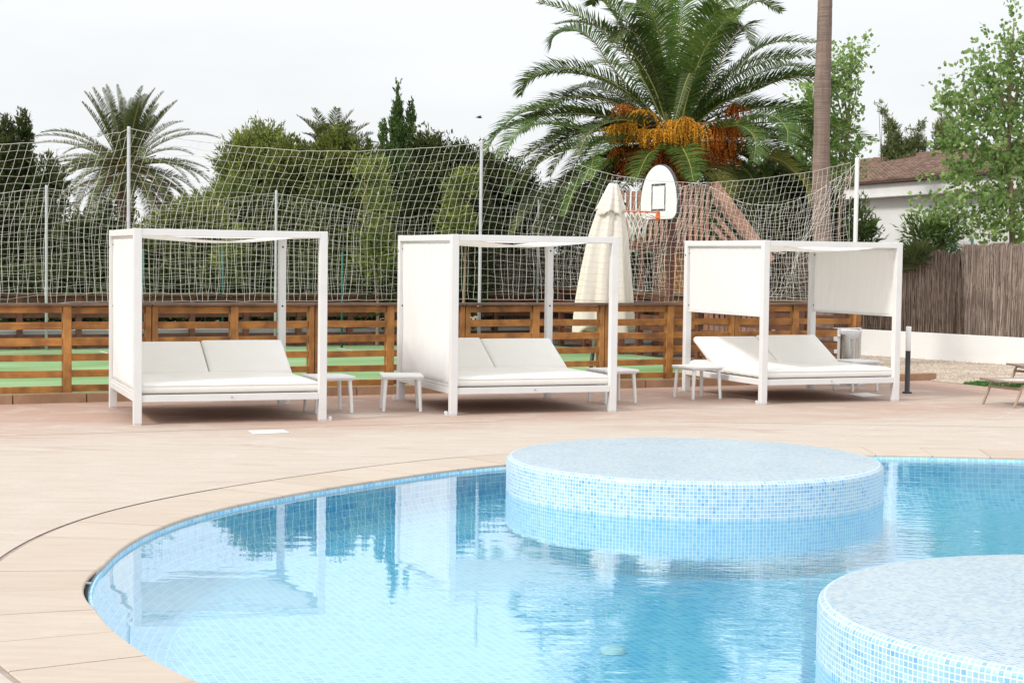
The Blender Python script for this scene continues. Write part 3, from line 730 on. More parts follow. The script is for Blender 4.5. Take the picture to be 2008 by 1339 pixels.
# low white walls with brush fencing on top
def wall_seg(a, b, h, th=.16):
    a = Vector(a); b = Vector(b); L = (b - a).length; yaw = math.atan2(b.y - a.y, b.x - a.x)
    m = MB(); n_ = max(2, int(L / .6))
    m.box((0, 0, -.03), (L, th, h)); return m, (a.x, a.y, 0), yaw, L
W1a, W1b = (3.45, 37.18), (9.75, 29.42)
m, lo, yw, L1 = wall_seg(W1a, W1b, .51); YW1 = yw
o = m.build('low_wall', M['stucco'], loc=lo, rz=yw, bevel=.01); tag(o, 'low white rendered wall under the brush fence behind the gravel on the right', 'wall', 'low white walls')
m, lo2, yw2, L2 = wall_seg((-13.5, 28.95), (3.40, 37.16), .36)
o = m.build('low_wall', M['stucco_grey'], loc=lo2, rz=yw2, bevel=.01); tag(o, 'low pale grey wall running behind the far side of the court', 'wall', 'low white walls')

def brush(lo, yaw, x0, x1, z0, top, label, seed, n, th=.10, bmat='brush'):
    rg = np.random.default_rng(seed); root = empty('brush_fence', lo, yaw, label=label, cat='brush fence', group='brown brush fence panels')
    V = np.zeros((n, 4, 3)); xs = rg.uniform(x0, x1, n); y = rg.uniform(.02, th, n); w_ = rg.uniform(.003, .008, n)
    zt = np.array([lerp1(x, top) for x in xs]) + rg.normal(0, .018, n) + .025 * np.sin(xs * 9) ; lean = rg.normal(0, .05, n)
    seg = rg.uniform(.45, 1.0, n); full = rg.random(n) < .35
    a0 = np.where(full, z0, z0 + (zt - z0) * rg.uniform(0, .6, n)); a1 = np.where(full, zt, np.minimum(zt, a0 + seg * (zt - z0) * .6)); a1 = np.where(rg.random(n) < .35, zt, a1)
    h = a1 - a0
    V[:, 0] = np.stack([xs - w_, y, a0], 1); V[:, 1] = np.stack([xs + w_, y + rg.normal(0, .004, n), a0], 1)
    V[:, 2] = np.stack([xs + w_ * .6 + lean * h, y - .01, a1], 1); V[:, 3] = np.stack([xs - w_ * .6 + lean * h, y - .012, a1], 1)
    Fq = np.arange(n * 4).reshape(-1, 4)
    link('stick_panel', np_mesh('stick_panel', V.reshape(-1, 3), Fq), M[bmat], root)
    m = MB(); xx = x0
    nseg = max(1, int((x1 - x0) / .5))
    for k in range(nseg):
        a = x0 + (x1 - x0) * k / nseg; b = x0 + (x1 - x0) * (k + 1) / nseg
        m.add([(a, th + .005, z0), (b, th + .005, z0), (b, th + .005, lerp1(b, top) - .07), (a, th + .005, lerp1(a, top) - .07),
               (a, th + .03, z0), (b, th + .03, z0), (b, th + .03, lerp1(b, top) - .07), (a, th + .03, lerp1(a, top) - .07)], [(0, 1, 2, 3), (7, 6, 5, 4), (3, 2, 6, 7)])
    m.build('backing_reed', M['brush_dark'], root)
    return root
def t_at(px, y=600):                     # distance along the right wall where a picture column meets it
    r_ = ray(px, y); a = Vector((W1a[0], W1a[1])); d = Vector((math.cos(YW1), math.sin(YW1)))
    den = r_.x * d.y - r_.y * d.x; return (a.y * r_.x - a.x * r_.y) / -den
tm = t_at(1889)
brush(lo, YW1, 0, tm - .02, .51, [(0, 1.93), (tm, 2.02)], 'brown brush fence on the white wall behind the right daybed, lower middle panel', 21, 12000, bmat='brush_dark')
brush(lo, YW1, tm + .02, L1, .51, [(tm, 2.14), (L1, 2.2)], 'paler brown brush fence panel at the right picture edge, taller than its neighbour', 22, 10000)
Lc = L2
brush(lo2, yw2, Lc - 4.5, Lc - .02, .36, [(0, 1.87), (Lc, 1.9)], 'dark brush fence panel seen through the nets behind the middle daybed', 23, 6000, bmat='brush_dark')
# green posts with wire above the brush
gp = Vector(lo) + Vector((math.cos(YW1), math.sin(YW1), 0)) * (tm); m = MB(); m.tube([(0, 0, .51), (0, 0, 2.28)], .028, 8)
o = m.build('fence_post', M['green_post'], loc=gp + Vector((.16, .10, 0)), smooth=True); tag(o, 'green metal fence post standing between the two brush fence panels', 'fence post', 'green metal fence posts')
m = MB(); rr = Matrix.Rotation(YW1, 3, 'Z')
for k in range(6): m.tube([rr @ Vector((-.55, 0, 2.0 + k * .045)), rr @ Vector((.02, 0, 2.0 + k * .045))], .002, 4)
for k in range(10): m.tube([rr @ Vector((-.55 + k * .06, 0, 1.9)), rr @ Vector((-.55 + k * .06, 0, 2.24))], .002, 4)
m.build('wire_mesh', M['green_post'], o)
for px_, lb in ((281 + 0, 'teal fence post in the hedge behind the left curtain of the left daybed'), (437, 'teal fence post in the hedge seen through the left daybed'), (671, 'teal fence post in the hedge just right of the left daybed')):
    p = at(px_, 560, 33); m = MB(); m.tube([(0, 0, 0), (0, 0, 1.95 + .05 * math.sin(px_))], .022, 8)
    o = m.build('fence_post', M['green_post'], loc=(p.x, p.y, 0), smooth=True); tag(o, lb, 'fence post', 'green metal fence posts')

# ================================================================ HOUSE
hs = empty('house', (9.02, 43.4, 0), math.atan2(-3.4, .95), label='white house with a brown clay tile roof behind the trees on the right', cat='house')
# local x runs towards the camera along the wall, local +y away from the pool (to the right)
m = MB(); m.box((-14, .25, 0), (9, .35, 3.52)); m.box((8.9, .35, 0), (9, 7, 3.52)); m.build('wall', M['stucco_grey'], hs)
m = MB(); m.box((-14.2, -.03, 3.50), (9.1, .246, 3.80)); m.box((-14.25, -.06, 3.46), (9.15, .24, 3.497)); m.build('fascia', M['stucco'], hs, bevel=.01)
def tiled_roof():
    m = MB(); rows = 15; run = 4.6; rise = 1.06; pitch = .22; x0, x1 = -14.3, 9.2; ncol = int((x1 - x0) / pitch)
    rg = random.Random(5)
    for r_ in range(rows):
        ya = -.16 + run * r_ / rows; yb = -.16 + run * (r_ + 1.18) / rows
        za = 3.83 + rise * r_ / rows; zb = za + rise * 1.18 / rows
        for k in range(ncol):
            x = x0 + k * pitch + rg.uniform(-.006, .006); V = []
            dz = rg.uniform(0, .012)
            for (yy, zz, rad) in ((ya, za + .035 + dz, .085), (yb, zb + dz - .005, .07)):
                for q in range(7):
                    a = PI * q / 6; V.append((x + pitch * .5 + rad * math.cos(a), yy, zz + rad * .85 * math.sin(a)))
            Fs = [(q, q + 1, 7 + q + 1, 7 + q) for q in range(6)] + [tuple(range(7))[::-1]]
            m.add(V, Fs)
    return m
tiled_roof().build('roof', M['roof'], hs, smooth=False)
m = MB(); m.add([(-14.3, -.16, 3.815), (9.2, -.16, 3.815), (9.2, 4.44, 4.865), (-14.3, 4.44, 4.865), (9.2, 9, 3.8), (-14.3, 9, 3.8)], [(0, 1, 2, 3), (3, 2, 4, 5)]); m.build('roof_deck', M['roof'], hs)
m = MB(); x = -14.3
while x < 9.1:
    m.tube([(x, 4.44, 4.95), (x + .44, 4.44, 4.94)], [.12, .095], 8); x += .4
m.build('ridge_tiles', M['roof'], hs)
#@@OBJ
# ================================================================ DAYBEDS
BW, BD, BH, PS = 2.112, 2.145, 2.10, .086
def cushion(fn_center, L, Wd, T, seed=0, puff=.5):
    """soft cushion: local box L x Wd x T with rounded, slightly uneven faces"""
    rg = random.Random(seed); nu, nv = 22, 16; m = MB(); r_ = T * .42
    ph = [rg.uniform(0, 6) for _ in range(6)]
    def prof(a, half):                  # 0..1 to position with tight rounding at both ends
        return (a * 2 - 1) * half
    def z_at(u, v, s_):
        du = min(u, 1 - u) * L; dv = min(v, 1 - v) * Wd
        e = 1
        for d in (du, dv):
            if d < r_: e = min(e, math.sqrt(max(0, 1 - (1 - d / r_) ** 2)))
        base = T / 2 - r_ + r_ * e
        base += puff * .02 * math.sin(PI * u) * math.sin(PI * v) + .004 * math.sin(u * 9 + ph[0] + 2 * math.sin(v * 4 + ph[1])) * math.sin(PI * v) * math.sin(PI * u)
        return s_ * base
    us = [0, .004, .012, .025, .045, .08] + [.08 + .84 * k / 14 for k in range(1, 14)] + [.92, .955, .975, .988, .996, 1]
    nn = len(us); V = []; Fs = []
    for s_ in (1, -1):
        for v in us:
            for u in us:
                V.append(fn_center((u - .5) * L, (v - .5) * Wd, z_at(u, v, s_)))
    for s_ in range(2):
        b = s_ * nn * nn
        for j in range(nn - 1):
            for i in range(nn - 1):
                q = (b + j * nn + i, b + j * nn + i + 1, b + (j + 1) * nn + i + 1, b + (j + 1) * nn + i); Fs.append(q if s_ == 0 else q[::-1])
    ring = [i for i in range(nn)] + [j * nn + nn - 1 for j in range(1, nn)] + [(nn - 1) * nn + i for i in range(nn - 2, -1, -1)] + [j * nn for j in range(nn - 2, 0, -1)]
    b = nn * nn
    for a, c_ in zip(ring, ring[1:] + ring[:1]): Fs.append((a, b + a, b + c_, c_))
    return m.add(V, Fs)

def daybed(x, y, yaw, label, left, right, brackets, seed, top_z=.775, cplan=1.95):
    t = empty('daybed', (x, y, 0), yaw, label=label, cat='daybed', group='white four post daybeds in a row on the deck')
    for i, (u, v) in enumerate(((0, 0), (BW - PS, 0), (0, BD - PS), (BW - PS, BD - PS))):
        m = MB(); m.box((u, v, .012), (u + PS, v + PS, BH)); p = m.build('post', M['white_metal'], t, bevel=.004)
        f = MB(); f.box((u + .004, v + .004, 0), (u + PS - .004, v + PS - .004, .0115)); f.build('foot_cap', M['white_plastic'], p)
        if i in (2, 3):
            for z in (1.93, 1.21):
                s_ = MB(); uu = u + PS * .5; vv = v - .004
                s_.tube([(uu, vv, z), (uu, v + .002, z)], .012, 10); s_.build('bolt', M['mattress_dark'], p)
        if i == 2:
            s_ = MB(); s_.tube([(u - .004, v + PS * .5, 1.9), (u + .002, v + PS * .5, 1.9)], .012, 10); s_.build('bolt', M['mattress_dark'], p)
    hb = .075
    for a, b in (((PS + .001, .002, BH - hb), (BW - PS - .001, PS - .006, BH - .003)), ((PS + .001, BD - PS + .006, BH - hb), (BW - PS - .001, BD - .002, BH - .003)),
                 ((.002, PS + .001, BH - hb), (PS - .006, BD - PS - .001, BH - .003)), ((BW - PS + .006, PS + .001, BH - hb), (BW - .002, BD - PS - .001, BH - .003))):
        m = MB(); m.box(a, b); m.build('roof_beam', M['white_metal'], t, bevel=.004)
    for a, b in (((PS + .001, .012, .243), (BW - PS - .001, .06, .318)), ((PS + .001, BD - .06, .243), (BW - PS - .001, BD - .012, .318)),
                 ((.012, PS + .001, .243), (.06, BD - PS - .001, .318)), ((BW - .06, PS + .001, .243), (BW - .012, BD - PS - .001, .318))):
        m = MB(); m.box(a, b); m.build('base_rail', M['white_metal'], t, bevel=.004)
    m = MB()
    for k in range(11):
        yy = .09 + k * .18; m.box((.062, yy, .285), (BW - .062, yy + .09, .303))
    m.build('slat_base', M['white_metal'], t)
    m = MB(); m.tube([(BW * .5, .0115, .283), (BW * .5, .006, .283)], .014, 12); m.build('rail_badge', M['galv'], t)
    # seat mattress
    hv = 1.37; mu = BW / 2; z0 = .322; T = .125
    cu = cushion(lambda a, b, c_: (mu + a, .055 + (BD - .12) / 2 + b, z0 + T / 2 + c_), BW - .15, BD - .13, T, seed, .8)
    me = cu.build('seat_mattress', M['mattress'], t, smooth=True)
    pp = MB(); P = []
    xa_, xb_, ya_, yb_ = .079, BW - .079, .058, BD - .077; rc_ = .03; zz_ = z0 + T * .5
    lp = []
    for (cx_, cy_, a0_) in ((xb_ - rc_, yb_ - rc_, 0), (xa_ + rc_, yb_ - rc_, 90), (xa_ + rc_, ya_ + rc_, 180), (xb_ - rc_, ya_ + rc_, 270)):
        for q_ in range(4): an_ = R(a0_ + q_ * 30); lp.append((cx_ + rc_ * math.cos(an_), cy_ + rc_ * math.sin(an_), zz_ + .03))
    pp.tube(lp + [lp[0]], .005, 6, cap=False)
    pp.build('piping', M['mattress'], me, smooth=True)
    # two reclining backrests on hinged flaps
    ang = math.atan2(top_z - (z0 + T), cplan - hv); Lb = math.hypot(top_z - (z0 + T), cplan - hv)
    wdt = (BW - .16) / 2 - .004
    for s_ in (0, 1):
        cxx = .08 + wdt / 2 + s_ * (wdt + .008)
        dang = .012 * (-1) ** (seed + s_); ca, sa = math.cos(ang + dang), math.sin(ang + dang)
        def tr(a, b, c_, cxx=cxx, ca=ca, sa=sa):
            bb = b + Lb / 2 + .02; return (cxx + a, hv + bb * ca - (c_ - .01) * sa - .02, z0 + T - .02 + bb * sa + (c_ - .01) * ca)
        cushion(tr, wdt, Lb + .04, .11, seed + 7 + s_, .7).build('backrest_cushion', M['mattress'], t, smooth=True)
        fl = MB(); fl.beam((cxx, hv + .10 * ca + .085 * sa, z0 + .14 - .085 * ca), (cxx, hv + Lb * ca + .085 * sa, z0 + T + Lb * sa - .085 * ca), wdt - .1, .018); fl.build('backrest_flap', M['white_metal'], t)
    # fabric roof, sagging in two bays
    def roof(u, v):
        x_ = PS * .7 + u * (BW - PS * 1.4); y_ = PS * .8 + v * (BD - PS * 1.6)
        sag = .085 * math.sin(PI * u) * (.55 + .45 * abs(math.cos(PI * v * 1.0))) + .008 * math.sin(u * 11 + seed) * math.sin(PI * v) * math.sin(PI * u) + .03 * math.sin(PI * v)
        return (x_, y_, BH - .035 - sag)
    m = MB(); m.grid(roof, 36, 24); o = m.build('canopy', M['canopy'], t, smooth=True)
    so = o.modifiers.new('cloth', 'SOLIDIFY'); so.thickness = .003
    for side, kind in ((0, left), (1, right)):
        if not kind: continue
        xs = PS * .45 if side == 0 else BW - PS * .45
        zb = {'full': .335, 'half': 1.13}[kind]; zt = BH - .08
        amp = .012 if kind == 'half' else .03
        def cur(u, v, xs=xs, zb=zb, amp=amp, side=side):
            y_ = PS + .006 + u * (BD - 2 * PS - .012); z = zt + (zb - zt) * v
            if kind == 'full': y_ = y_ + (.5 - u) * .05 * math.sin(PI * v) ** 2
            d = amp * math.sin(PI * v) * (math.sin(u * 7 + seed + v * 2) * .6 + math.sin(u * 17 + v * 1.5 + seed)* .25) + .004 * math.sin(u * 60 + math.sin(v * 5) * 2 + seed)
            return (xs + d * (1 if side else -1) * .8, y_, z)
        m = MB(); m.grid(cur, 70, 26); nm = 'side_curtain' if kind == 'full' else 'side_blind'
        o = m.build(nm, M['curtain'], t, smooth=True); so = o.modifiers.new('cloth', 'SOLIDIFY'); so.thickness = .0025
        m = MB(); m.box((xs - .011, PS + .008, zb - .012), (xs + .011, BD - PS - .008, zb + .012)); m.build('hem_bar', M['white_metal'], o, bevel=.003)
        m = MB(); m.tube([(xs, PS + .004, zt - .0), (xs, BD - PS - .004, zt - .0)], .022, 10); m.build('roller', M['white_metal'], o, smooth=True)
    for (u, v, dx, dy) in brackets:         # small fixing feet beside the posts
        m = MB(); cx_ = u + dx * .035; cy_ = v + dy * .035
        m.box((min(u, u + dx * .06) - .0, v - .018 if dx else min(v, v + dy * .06), .002), (max(u, u + dx * .06), v + .018 if dx else max(v, v + dy * .06), .012))
        m.tube([(u + dx * .045, v + dy * .045 - .012, .032), (u + dx * .045, v + dy * .045 + .012, .032)], .021, 12)
        m.build('floor_bracket', M['white_plastic'], t, bevel=.002)
    return t
daybed(-4.0278, 17.8159, .3572, 'leftmost white daybed with one full curtain and a cover plate in the deck before it', 'full', None, [(BW, .03, 1, 0), (BW, BD - .04, 1, 0)], 1)
daybed(-.7032, 19.3656, .3657, 'middle white daybed with one full curtain and a small side table at each end', 'full', None, [(0, .03, -1, 0), (0, BD - .04, -1, 0)], 2)
daybed(3.2023, 21.3856, .3921, 'rightmost white daybed with half height blinds on both sides, beside the bollard light', 'half', 'half', [(0, .03, -1, 0), (0, BD - .04, -1, 0)], 3, top_z=.76)

# ---------------------------------------------------------------- side tables
def side_table():
    t = empty('side_table'); a = .25
    def top(u, v):
        return None
    m = MB(); m.box((-a, -a, .405), (a, a, .438)); m.box((-a + .02, -a + .02, .385), (a - .02, a - .02, .4045)); m.build('table_top', M['white_plastic'], t, bevel=.008)
    for sx in (-1, 1):
        for sy in (-1, 1):
            m = MB(); P = [(sx * .195, sy * .195, .386), (sx * .205, sy * .203, .25), (sx * .214, sy * .21, .10), (sx * .218, sy * .214, .008)]
            m.tube(P, [.026, .024, .021, .020], 8); l = m.build('leg', M['white_plastic'], t, smooth=False, bevel=.003)
            f = MB(); f.tube([(sx * .218, sy * .214, 0), (sx * .218, sy * .214, .0075)], .021, 10); f.build('foot_pad', M['galv'], l)
    return t
st = side_table()
tb = [(-2.145, 19.58, .43, 'small white side table at the right end of the left daybed'),
      (-1.316, 19.925, .14, 'small white side table standing alone just left of the middle daybed'),
      (1.29, 21.37, .46, 'small white side table half hidden behind the right post of the middle daybed'),
      (2.475, 22.22, .50, 'small white side table at the left end of the right daybed'),
      (4.92, 23.91, .46, 'small white side table behind the right end of the right daybed, by the bin')]
for i, (x, y, a, lb) in enumerate(tb):
    o = st if i == 0 else copy_tree(st)
    o.location = (x, y, 0); o.rotation_euler = (0, 0, a); tag(o, lb, 'side table', 'small white side tables between the daybeds')

# ---------------------------------------------------------------- bollard light
bl = empty('bollard_light', (5.575, 23.54, 0), 0, label='slim dark grey bollard light with a white top, standing right of the daybeds', cat='bollard light')
m = MB(); m.lathe([(0, 0), (.066, 0), (.068, .012), (.066, .022), (.036, .026), (.036, .60)], 28); m.build('post', M['bollard'], bl, smooth=True, bevel=0)
m = MB(); m.lathe([(.036, .6005), (.037, .602), (.037, .935), (.033, .942), (0, .942)], 28); m.build('lamp_tube', M['opal'], bl, smooth=True)

# ---------------------------------------------------------------- litter bin
bn = empty('litter_bin', (5.03, 24.95, 0), .45, label='round brushed steel litter bin with a white bag, at the end of the wooden fence', cat='litter bin')
def bin_wall(u, v):
    a = 2 * PI * u; r_ = .165 + .002 * math.sin(a * 9); return (r_ * math.cos(a), r_ * math.sin(a), .10 + v * .68)
m = MB(); m.grid(bin_wall, 60, 6); m.disc((0, 0, .10), .165, 40); m.build('drum', M['bin_steel'], bn, smooth=True)
for s_ in (-1, 1):
    m = MB(); m.box((s_ * .192 - .014, -.02, 0), (s_ * .192 + .014, .02, .84)); m.build('side_post', M['white_metal'], bn, bevel=.004)
m = MB(); m.box((-.206, -.02, .8405), (.206, .02, .856)); m.build('top_bar', M['white_metal'], bn, bevel=.003)
m = MB(); m.box((-.26, -.10, .0), (.26, .10, .012)); m.build('base_plate', M['galv'], bn, bevel=.003)
rg = random.Random(5)
def bag(u, v):
    a = 2 * PI * u; w_ = math.sin(a * 5) * .006 + math.sin(a * 13 + 2) * .005
    if v < .5: return ((.150 + w_ + .02 * v) * math.cos(a), (.150 + w_ + .02 * v) * math.sin(a), .70 + .26 * v)
    d = (v - .5) * 2; return ((.172 + w_ + .01 * math.sin(PI * d)) * math.cos(a), (.172 + w_ + .01 * math.sin(PI * d)) * math.sin(a), .83 + .018 * math.sin(PI * d) - (.10 + .035 * math.sin(a * 3 + 1)) * d)
m = MB(); m.grid(bag, 64, 12); m.build('bin_bag', M['bag'], bn, smooth=True)
m = MB(); m.tube([(-.18, -.02, .745), (-.215, -.03, .735), (-.235, -.03, .72)], [.012, .022, .014], 8); m.build('bag_knot', M['bag'], bn, smooth=True)

# ---------------------------------------------------------------- sun loungers (foot ends)
def lounger(px, py, yaw, label):
    t = empty('sun_lounger', (px, py, 0), yaw, label=label, cat='sun lounger', group='taupe framed sun loungers at the right edge')
    W2 = .305
    m = MB()
    def sl(u, v): return (-.03 + u * 1.9, (v - .5) * (2 * W2 - .03), .335 + .02 * u - .016 * math.sin(PI * v) - .02 * math.sin(PI * u))
    m.grid(sl, 20, 10); o = m.build('sling', M['sling'], t, smooth=True); so = o.modifiers.new('cloth', 'SOLIDIFY'); so.thickness = .008
    for s_ in (-1, 1):
        m = MB(); m.tube([(-.045, s_ * W2, .338), (.1, s_ * W2, .33), (.6, s_ * W2, .322), (1.3, s_ * W2, .33), (1.9, s_ * W2, .355)], .017, 8); m.build('side_rail', M['taupe'], t, smooth=True)
        for x0, dr in ((0, 1), (1.75, -1)):
            m = MB(); P = catmull([(x0, s_ * (W2 - .01), 0), (x0 + dr * .085, s_ * (W2 - .01), .17), (x0 + dr * .13, s_ * (W2 - .01), .275), (x0 + dr * .20, s_ * (W2 - .01), .315), (x0 + dr * .28, s_ * (W2 - .01), .322)], 4)
            for a, b in zip(P, P[1:]): m.beam(a, b + (b - a) * .1, .032, .02, up=(1, 0, 0))
            m.build('leg', M['taupe'], t)
        m = MB(); P = catmull([(.15, s_ * (W2 - .012), .30), (.3, s_ * (W2 - .012), .262), (.45, s_ * (W2 - .012), .255), (.62, s_ * (W2 - .012), .305)], 5); m.tube(P, .008, 6); m.build('brace', M['taupe'], t, smooth=True)
    for x in (.105, 1.645):
        m = MB(); m.beam((x, -W2 + .0, .235), (x, W2 - .0, .235), .02, .036); m.build('cross_bar', M['taupe'], t, bevel=.003)
    m = MB(); m.tube([(-.045, -W2, .338), (-.045, W2, .338)], .014, 8); m.build('end_rail', M['taupe'], t, smooth=True)
    return t
lounger(6.31, 21.64, .44, 'sun lounger with taupe legs and grey sling at the right edge, nearer one')
lounger(7.60, 24.85, .44, 'sun lounger with taupe legs at the right edge, farther one on the gravel side')

# ---------------------------------------------------------------- closed parasol, leaning a little
def parasol():
    base = Vector((1.17, 25.1, 0)); t = empty('closed_parasol', base, 0, label='closed cream parasol leaning slightly behind the wooden fence, left of the backboard', cat='parasol')
    top = at(1203, 358, 25.1) - base; low = Vector((0.0, 0, 0)); ax = (top - low)
    def axis(z): return low + ax * (z / ax.z)
    m = MB(); m.tube([axis(.03), axis(.45)], .030, 14); m.build('lower_pole', M['mattress_dark'], t, smooth=True)
    m = MB(); m.tube([axis(.45), axis(top.z - .02)], .024, 14); m.build('pole', M['galv'], t, smooth=True)
    m = MB(); m.box((-.35, -.35, 0), (.35, .35, .05)); m.build('base_slab', M['stone_kerb'], t, bevel=.01)
    zt = top.z; zb = .74
    tab = [(0, .04), (.16, .12), (.22, .155), (.30, .20), (.42, .265), (.6, .32), (.8, .375), (1, .405)]
    def body(u, v):
        a = 2 * PI * u; fold = 8
        z = zt - .18 - (zt - .18 - zb) * v
        r_ = lerp1(.16 + .84 * v, tab)
        pleat = math.cos(a * fold + .6 * math.sin(v * 3)) * (.018 + .05 * v) + math.cos(a * 3 + 1) * .018 * v + math.cos(a * 19 + v * 4) * .007
        hang = v * v * .12
        c_ = axis(z); zz = z + (.05 * math.cos(a * fold / 2 + 1.2) + .045 * math.cos(a * 3)) * max(0, v - .75) * 4
        return (c_.x + hang + (r_ + pleat) * math.cos(a), c_.y + (r_ + pleat) * math.sin(a) * .8, zz)
    m = MB(); m.grid(body, 200, 40); o = m.build('canopy', M['parasol'], t, smooth=True); so = o.modifiers.new('cloth', 'SOLIDIFY'); so.thickness = .004
    def vent(u, v):
        a = 2 * PI * u; z = zt - .015 - .44 * v; r_ = .055 + .15 * v ** .85
        pl = math.cos(a * 8 + 1) * (.004 + .022 * v) + math.cos(a * 3) * .012 * v; c_ = axis(z)
        return (c_.x + (r_ + pl) * math.cos(a), c_.y + (r_ + pl) * math.sin(a), z + (.045 * math.cos(a * 4) + .02 * math.cos(a * 3 + 2)) * max(0, v - .4) * 1.6)
    m = MB(); m.grid(vent, 96, 12); m.disc(tuple(axis(zt - .013)), .06, 20); o = m.build('vent_cap', M['parasol'], t, smooth=True); so = o.modifiers.new('cloth', 'SOLIDIFY'); so.thickness = .004
    m = MB(); m.lathe([(.062, zt - .02), (.05, zt), (.02, zt + .012), (0, zt + .014)], 18, (top.x, top.y)); m.build('finial', M['board_grey'], t, smooth=True)
parasol()

# ---------------------------------------------------------------- basketball hoop
def hoop():
    bc = at(1291, 432, 27.7); t = empty('basketball_hoop', (bc.x, bc.y, 0), YAW + PI / 2, label='white fan shaped backboard with orange ring and net at the right end of the court', cat='basketball hoop')
    z0 = bc.z; m = MB(); W2, H = .60, .92            # local x along the board, +y faces the court
    out = [(-.44, 0), (.44, 0), (.53, .035), (.592, .10)]
    for k in range(0, 33):
        a = PI * k / 32; out.append((W2 * math.cos(a) * (1 if math.sin(a) > 0 else 1), .24 + (H - .24) * math.sin(a) ** .92))
    out += [(-.592, .10), (-.53, .035)]
    def slab(pl, y0, y1, mm):
        n_ = len(pl); V = [(x, y0, z0 + z) for x, z in pl] + [(x, y1, z0 + z) for x, z in pl]
        return mm.add(V, [tuple(range(n_))[::-1], tuple(range(n_, 2 * n_))] + [(i, (i + 1) % n_, n_ + (i + 1) % n_, n_ + i) for i in range(n_)])
    slab(out, -.045, -.001, m); m.build('board_rim', M['board_grey'], t)
    inn = [(x * .955, .018 + (z - .0) * .962) for x, z in out]
    m = MB(); slab(inn, -.0005, .006, m); bd = m.build('board_face', M['board_white'], t)
    m = MB(); q = random.Random(2)
    for (x0, za, x1, zb) in ((-.225, .15, .225, .185), (-.225, .565, .225, .60), (-.225, .188, -.19, .562), (.19, .188, .225, .562)):
        m.box((x0, .0065, z0 + za), (x1, .0085, z0 + zb))
    m.build('target_square', M['board_grey'], bd)
    m = MB()
    rz = z0 + .13; rc = .39; rr_ = .225
    for k in range(40):
        a, b = 2 * PI * k / 40, 2 * PI * (k + 1) / 40
        m.tube([(rr_ * math.cos(a), rc + rr_ * math.sin(a), rz), (rr_ * math.cos(b), rc + rr_ * math.sin(b), rz)], .010, 6, cap=False)
    rim = m.build('ring', M['orange'], t, smooth=True)
    m = MB(); m.box((-.055, .009, rz - .14), (.055, .02, rz + .02)); m.build('mount_plate', M['orange'], t, bevel=.003)
    for s_ in (-1, 1):
        m = MB(); m.tube([(s_ * .045, .02, rz - .005), (s_ * .12, rc - .19, rz - .003)], .009, 6); m.tube([(s_ * .045, .02, rz - .12), (s_ * .14, rc - .06, rz - .01)], .007, 6)
        m.build('strut', M['orange'], t, smooth=True)
    m = MB(); N = 12
    prof = [(rr_, 0), (.185, -.10), (.15, -.20), (.125, -.30), (.13, -.42)]
    for k in range(N):
        for dr in (-1, 1):
            P = []
            for j, (r_, z) in enumerate(prof):
                a = 2 * PI * (k + dr * .5 * (j % 2) + (dr * .5 if False else 0)) / N
                P.append((r_ * math.cos(a), rc + r_ * math.sin(a), rz + z + (.0 if j < 4 else .04 * math.sin(k * 2.1))))
            m.tube(P, .0085, 5)
    m.build('basket_net', M['white_plastic'], rim, smooth=True)
    # wooden support post and arms behind the board
    m = MB(); m.box((-.05, -.30, 0), (.05, -.20, z0 + .55)); m.build('support_post', M['red_wood'], t, bevel=.01)
    for x in (-.25, .25):
        m = MB(); m.beam((x, -.20, z0 + .12), (x, -.046, z0 + .12), .05, .05); m.build('support_arm', M['board_grey'], t)
    for z in (.12, .42):
        m = MB(); m.beam((-.3, -.19, z0 + z), (.3, -.19, z0 + z), .03, .05); m.build('cross_arm', M['board_grey'], t)
hoop()

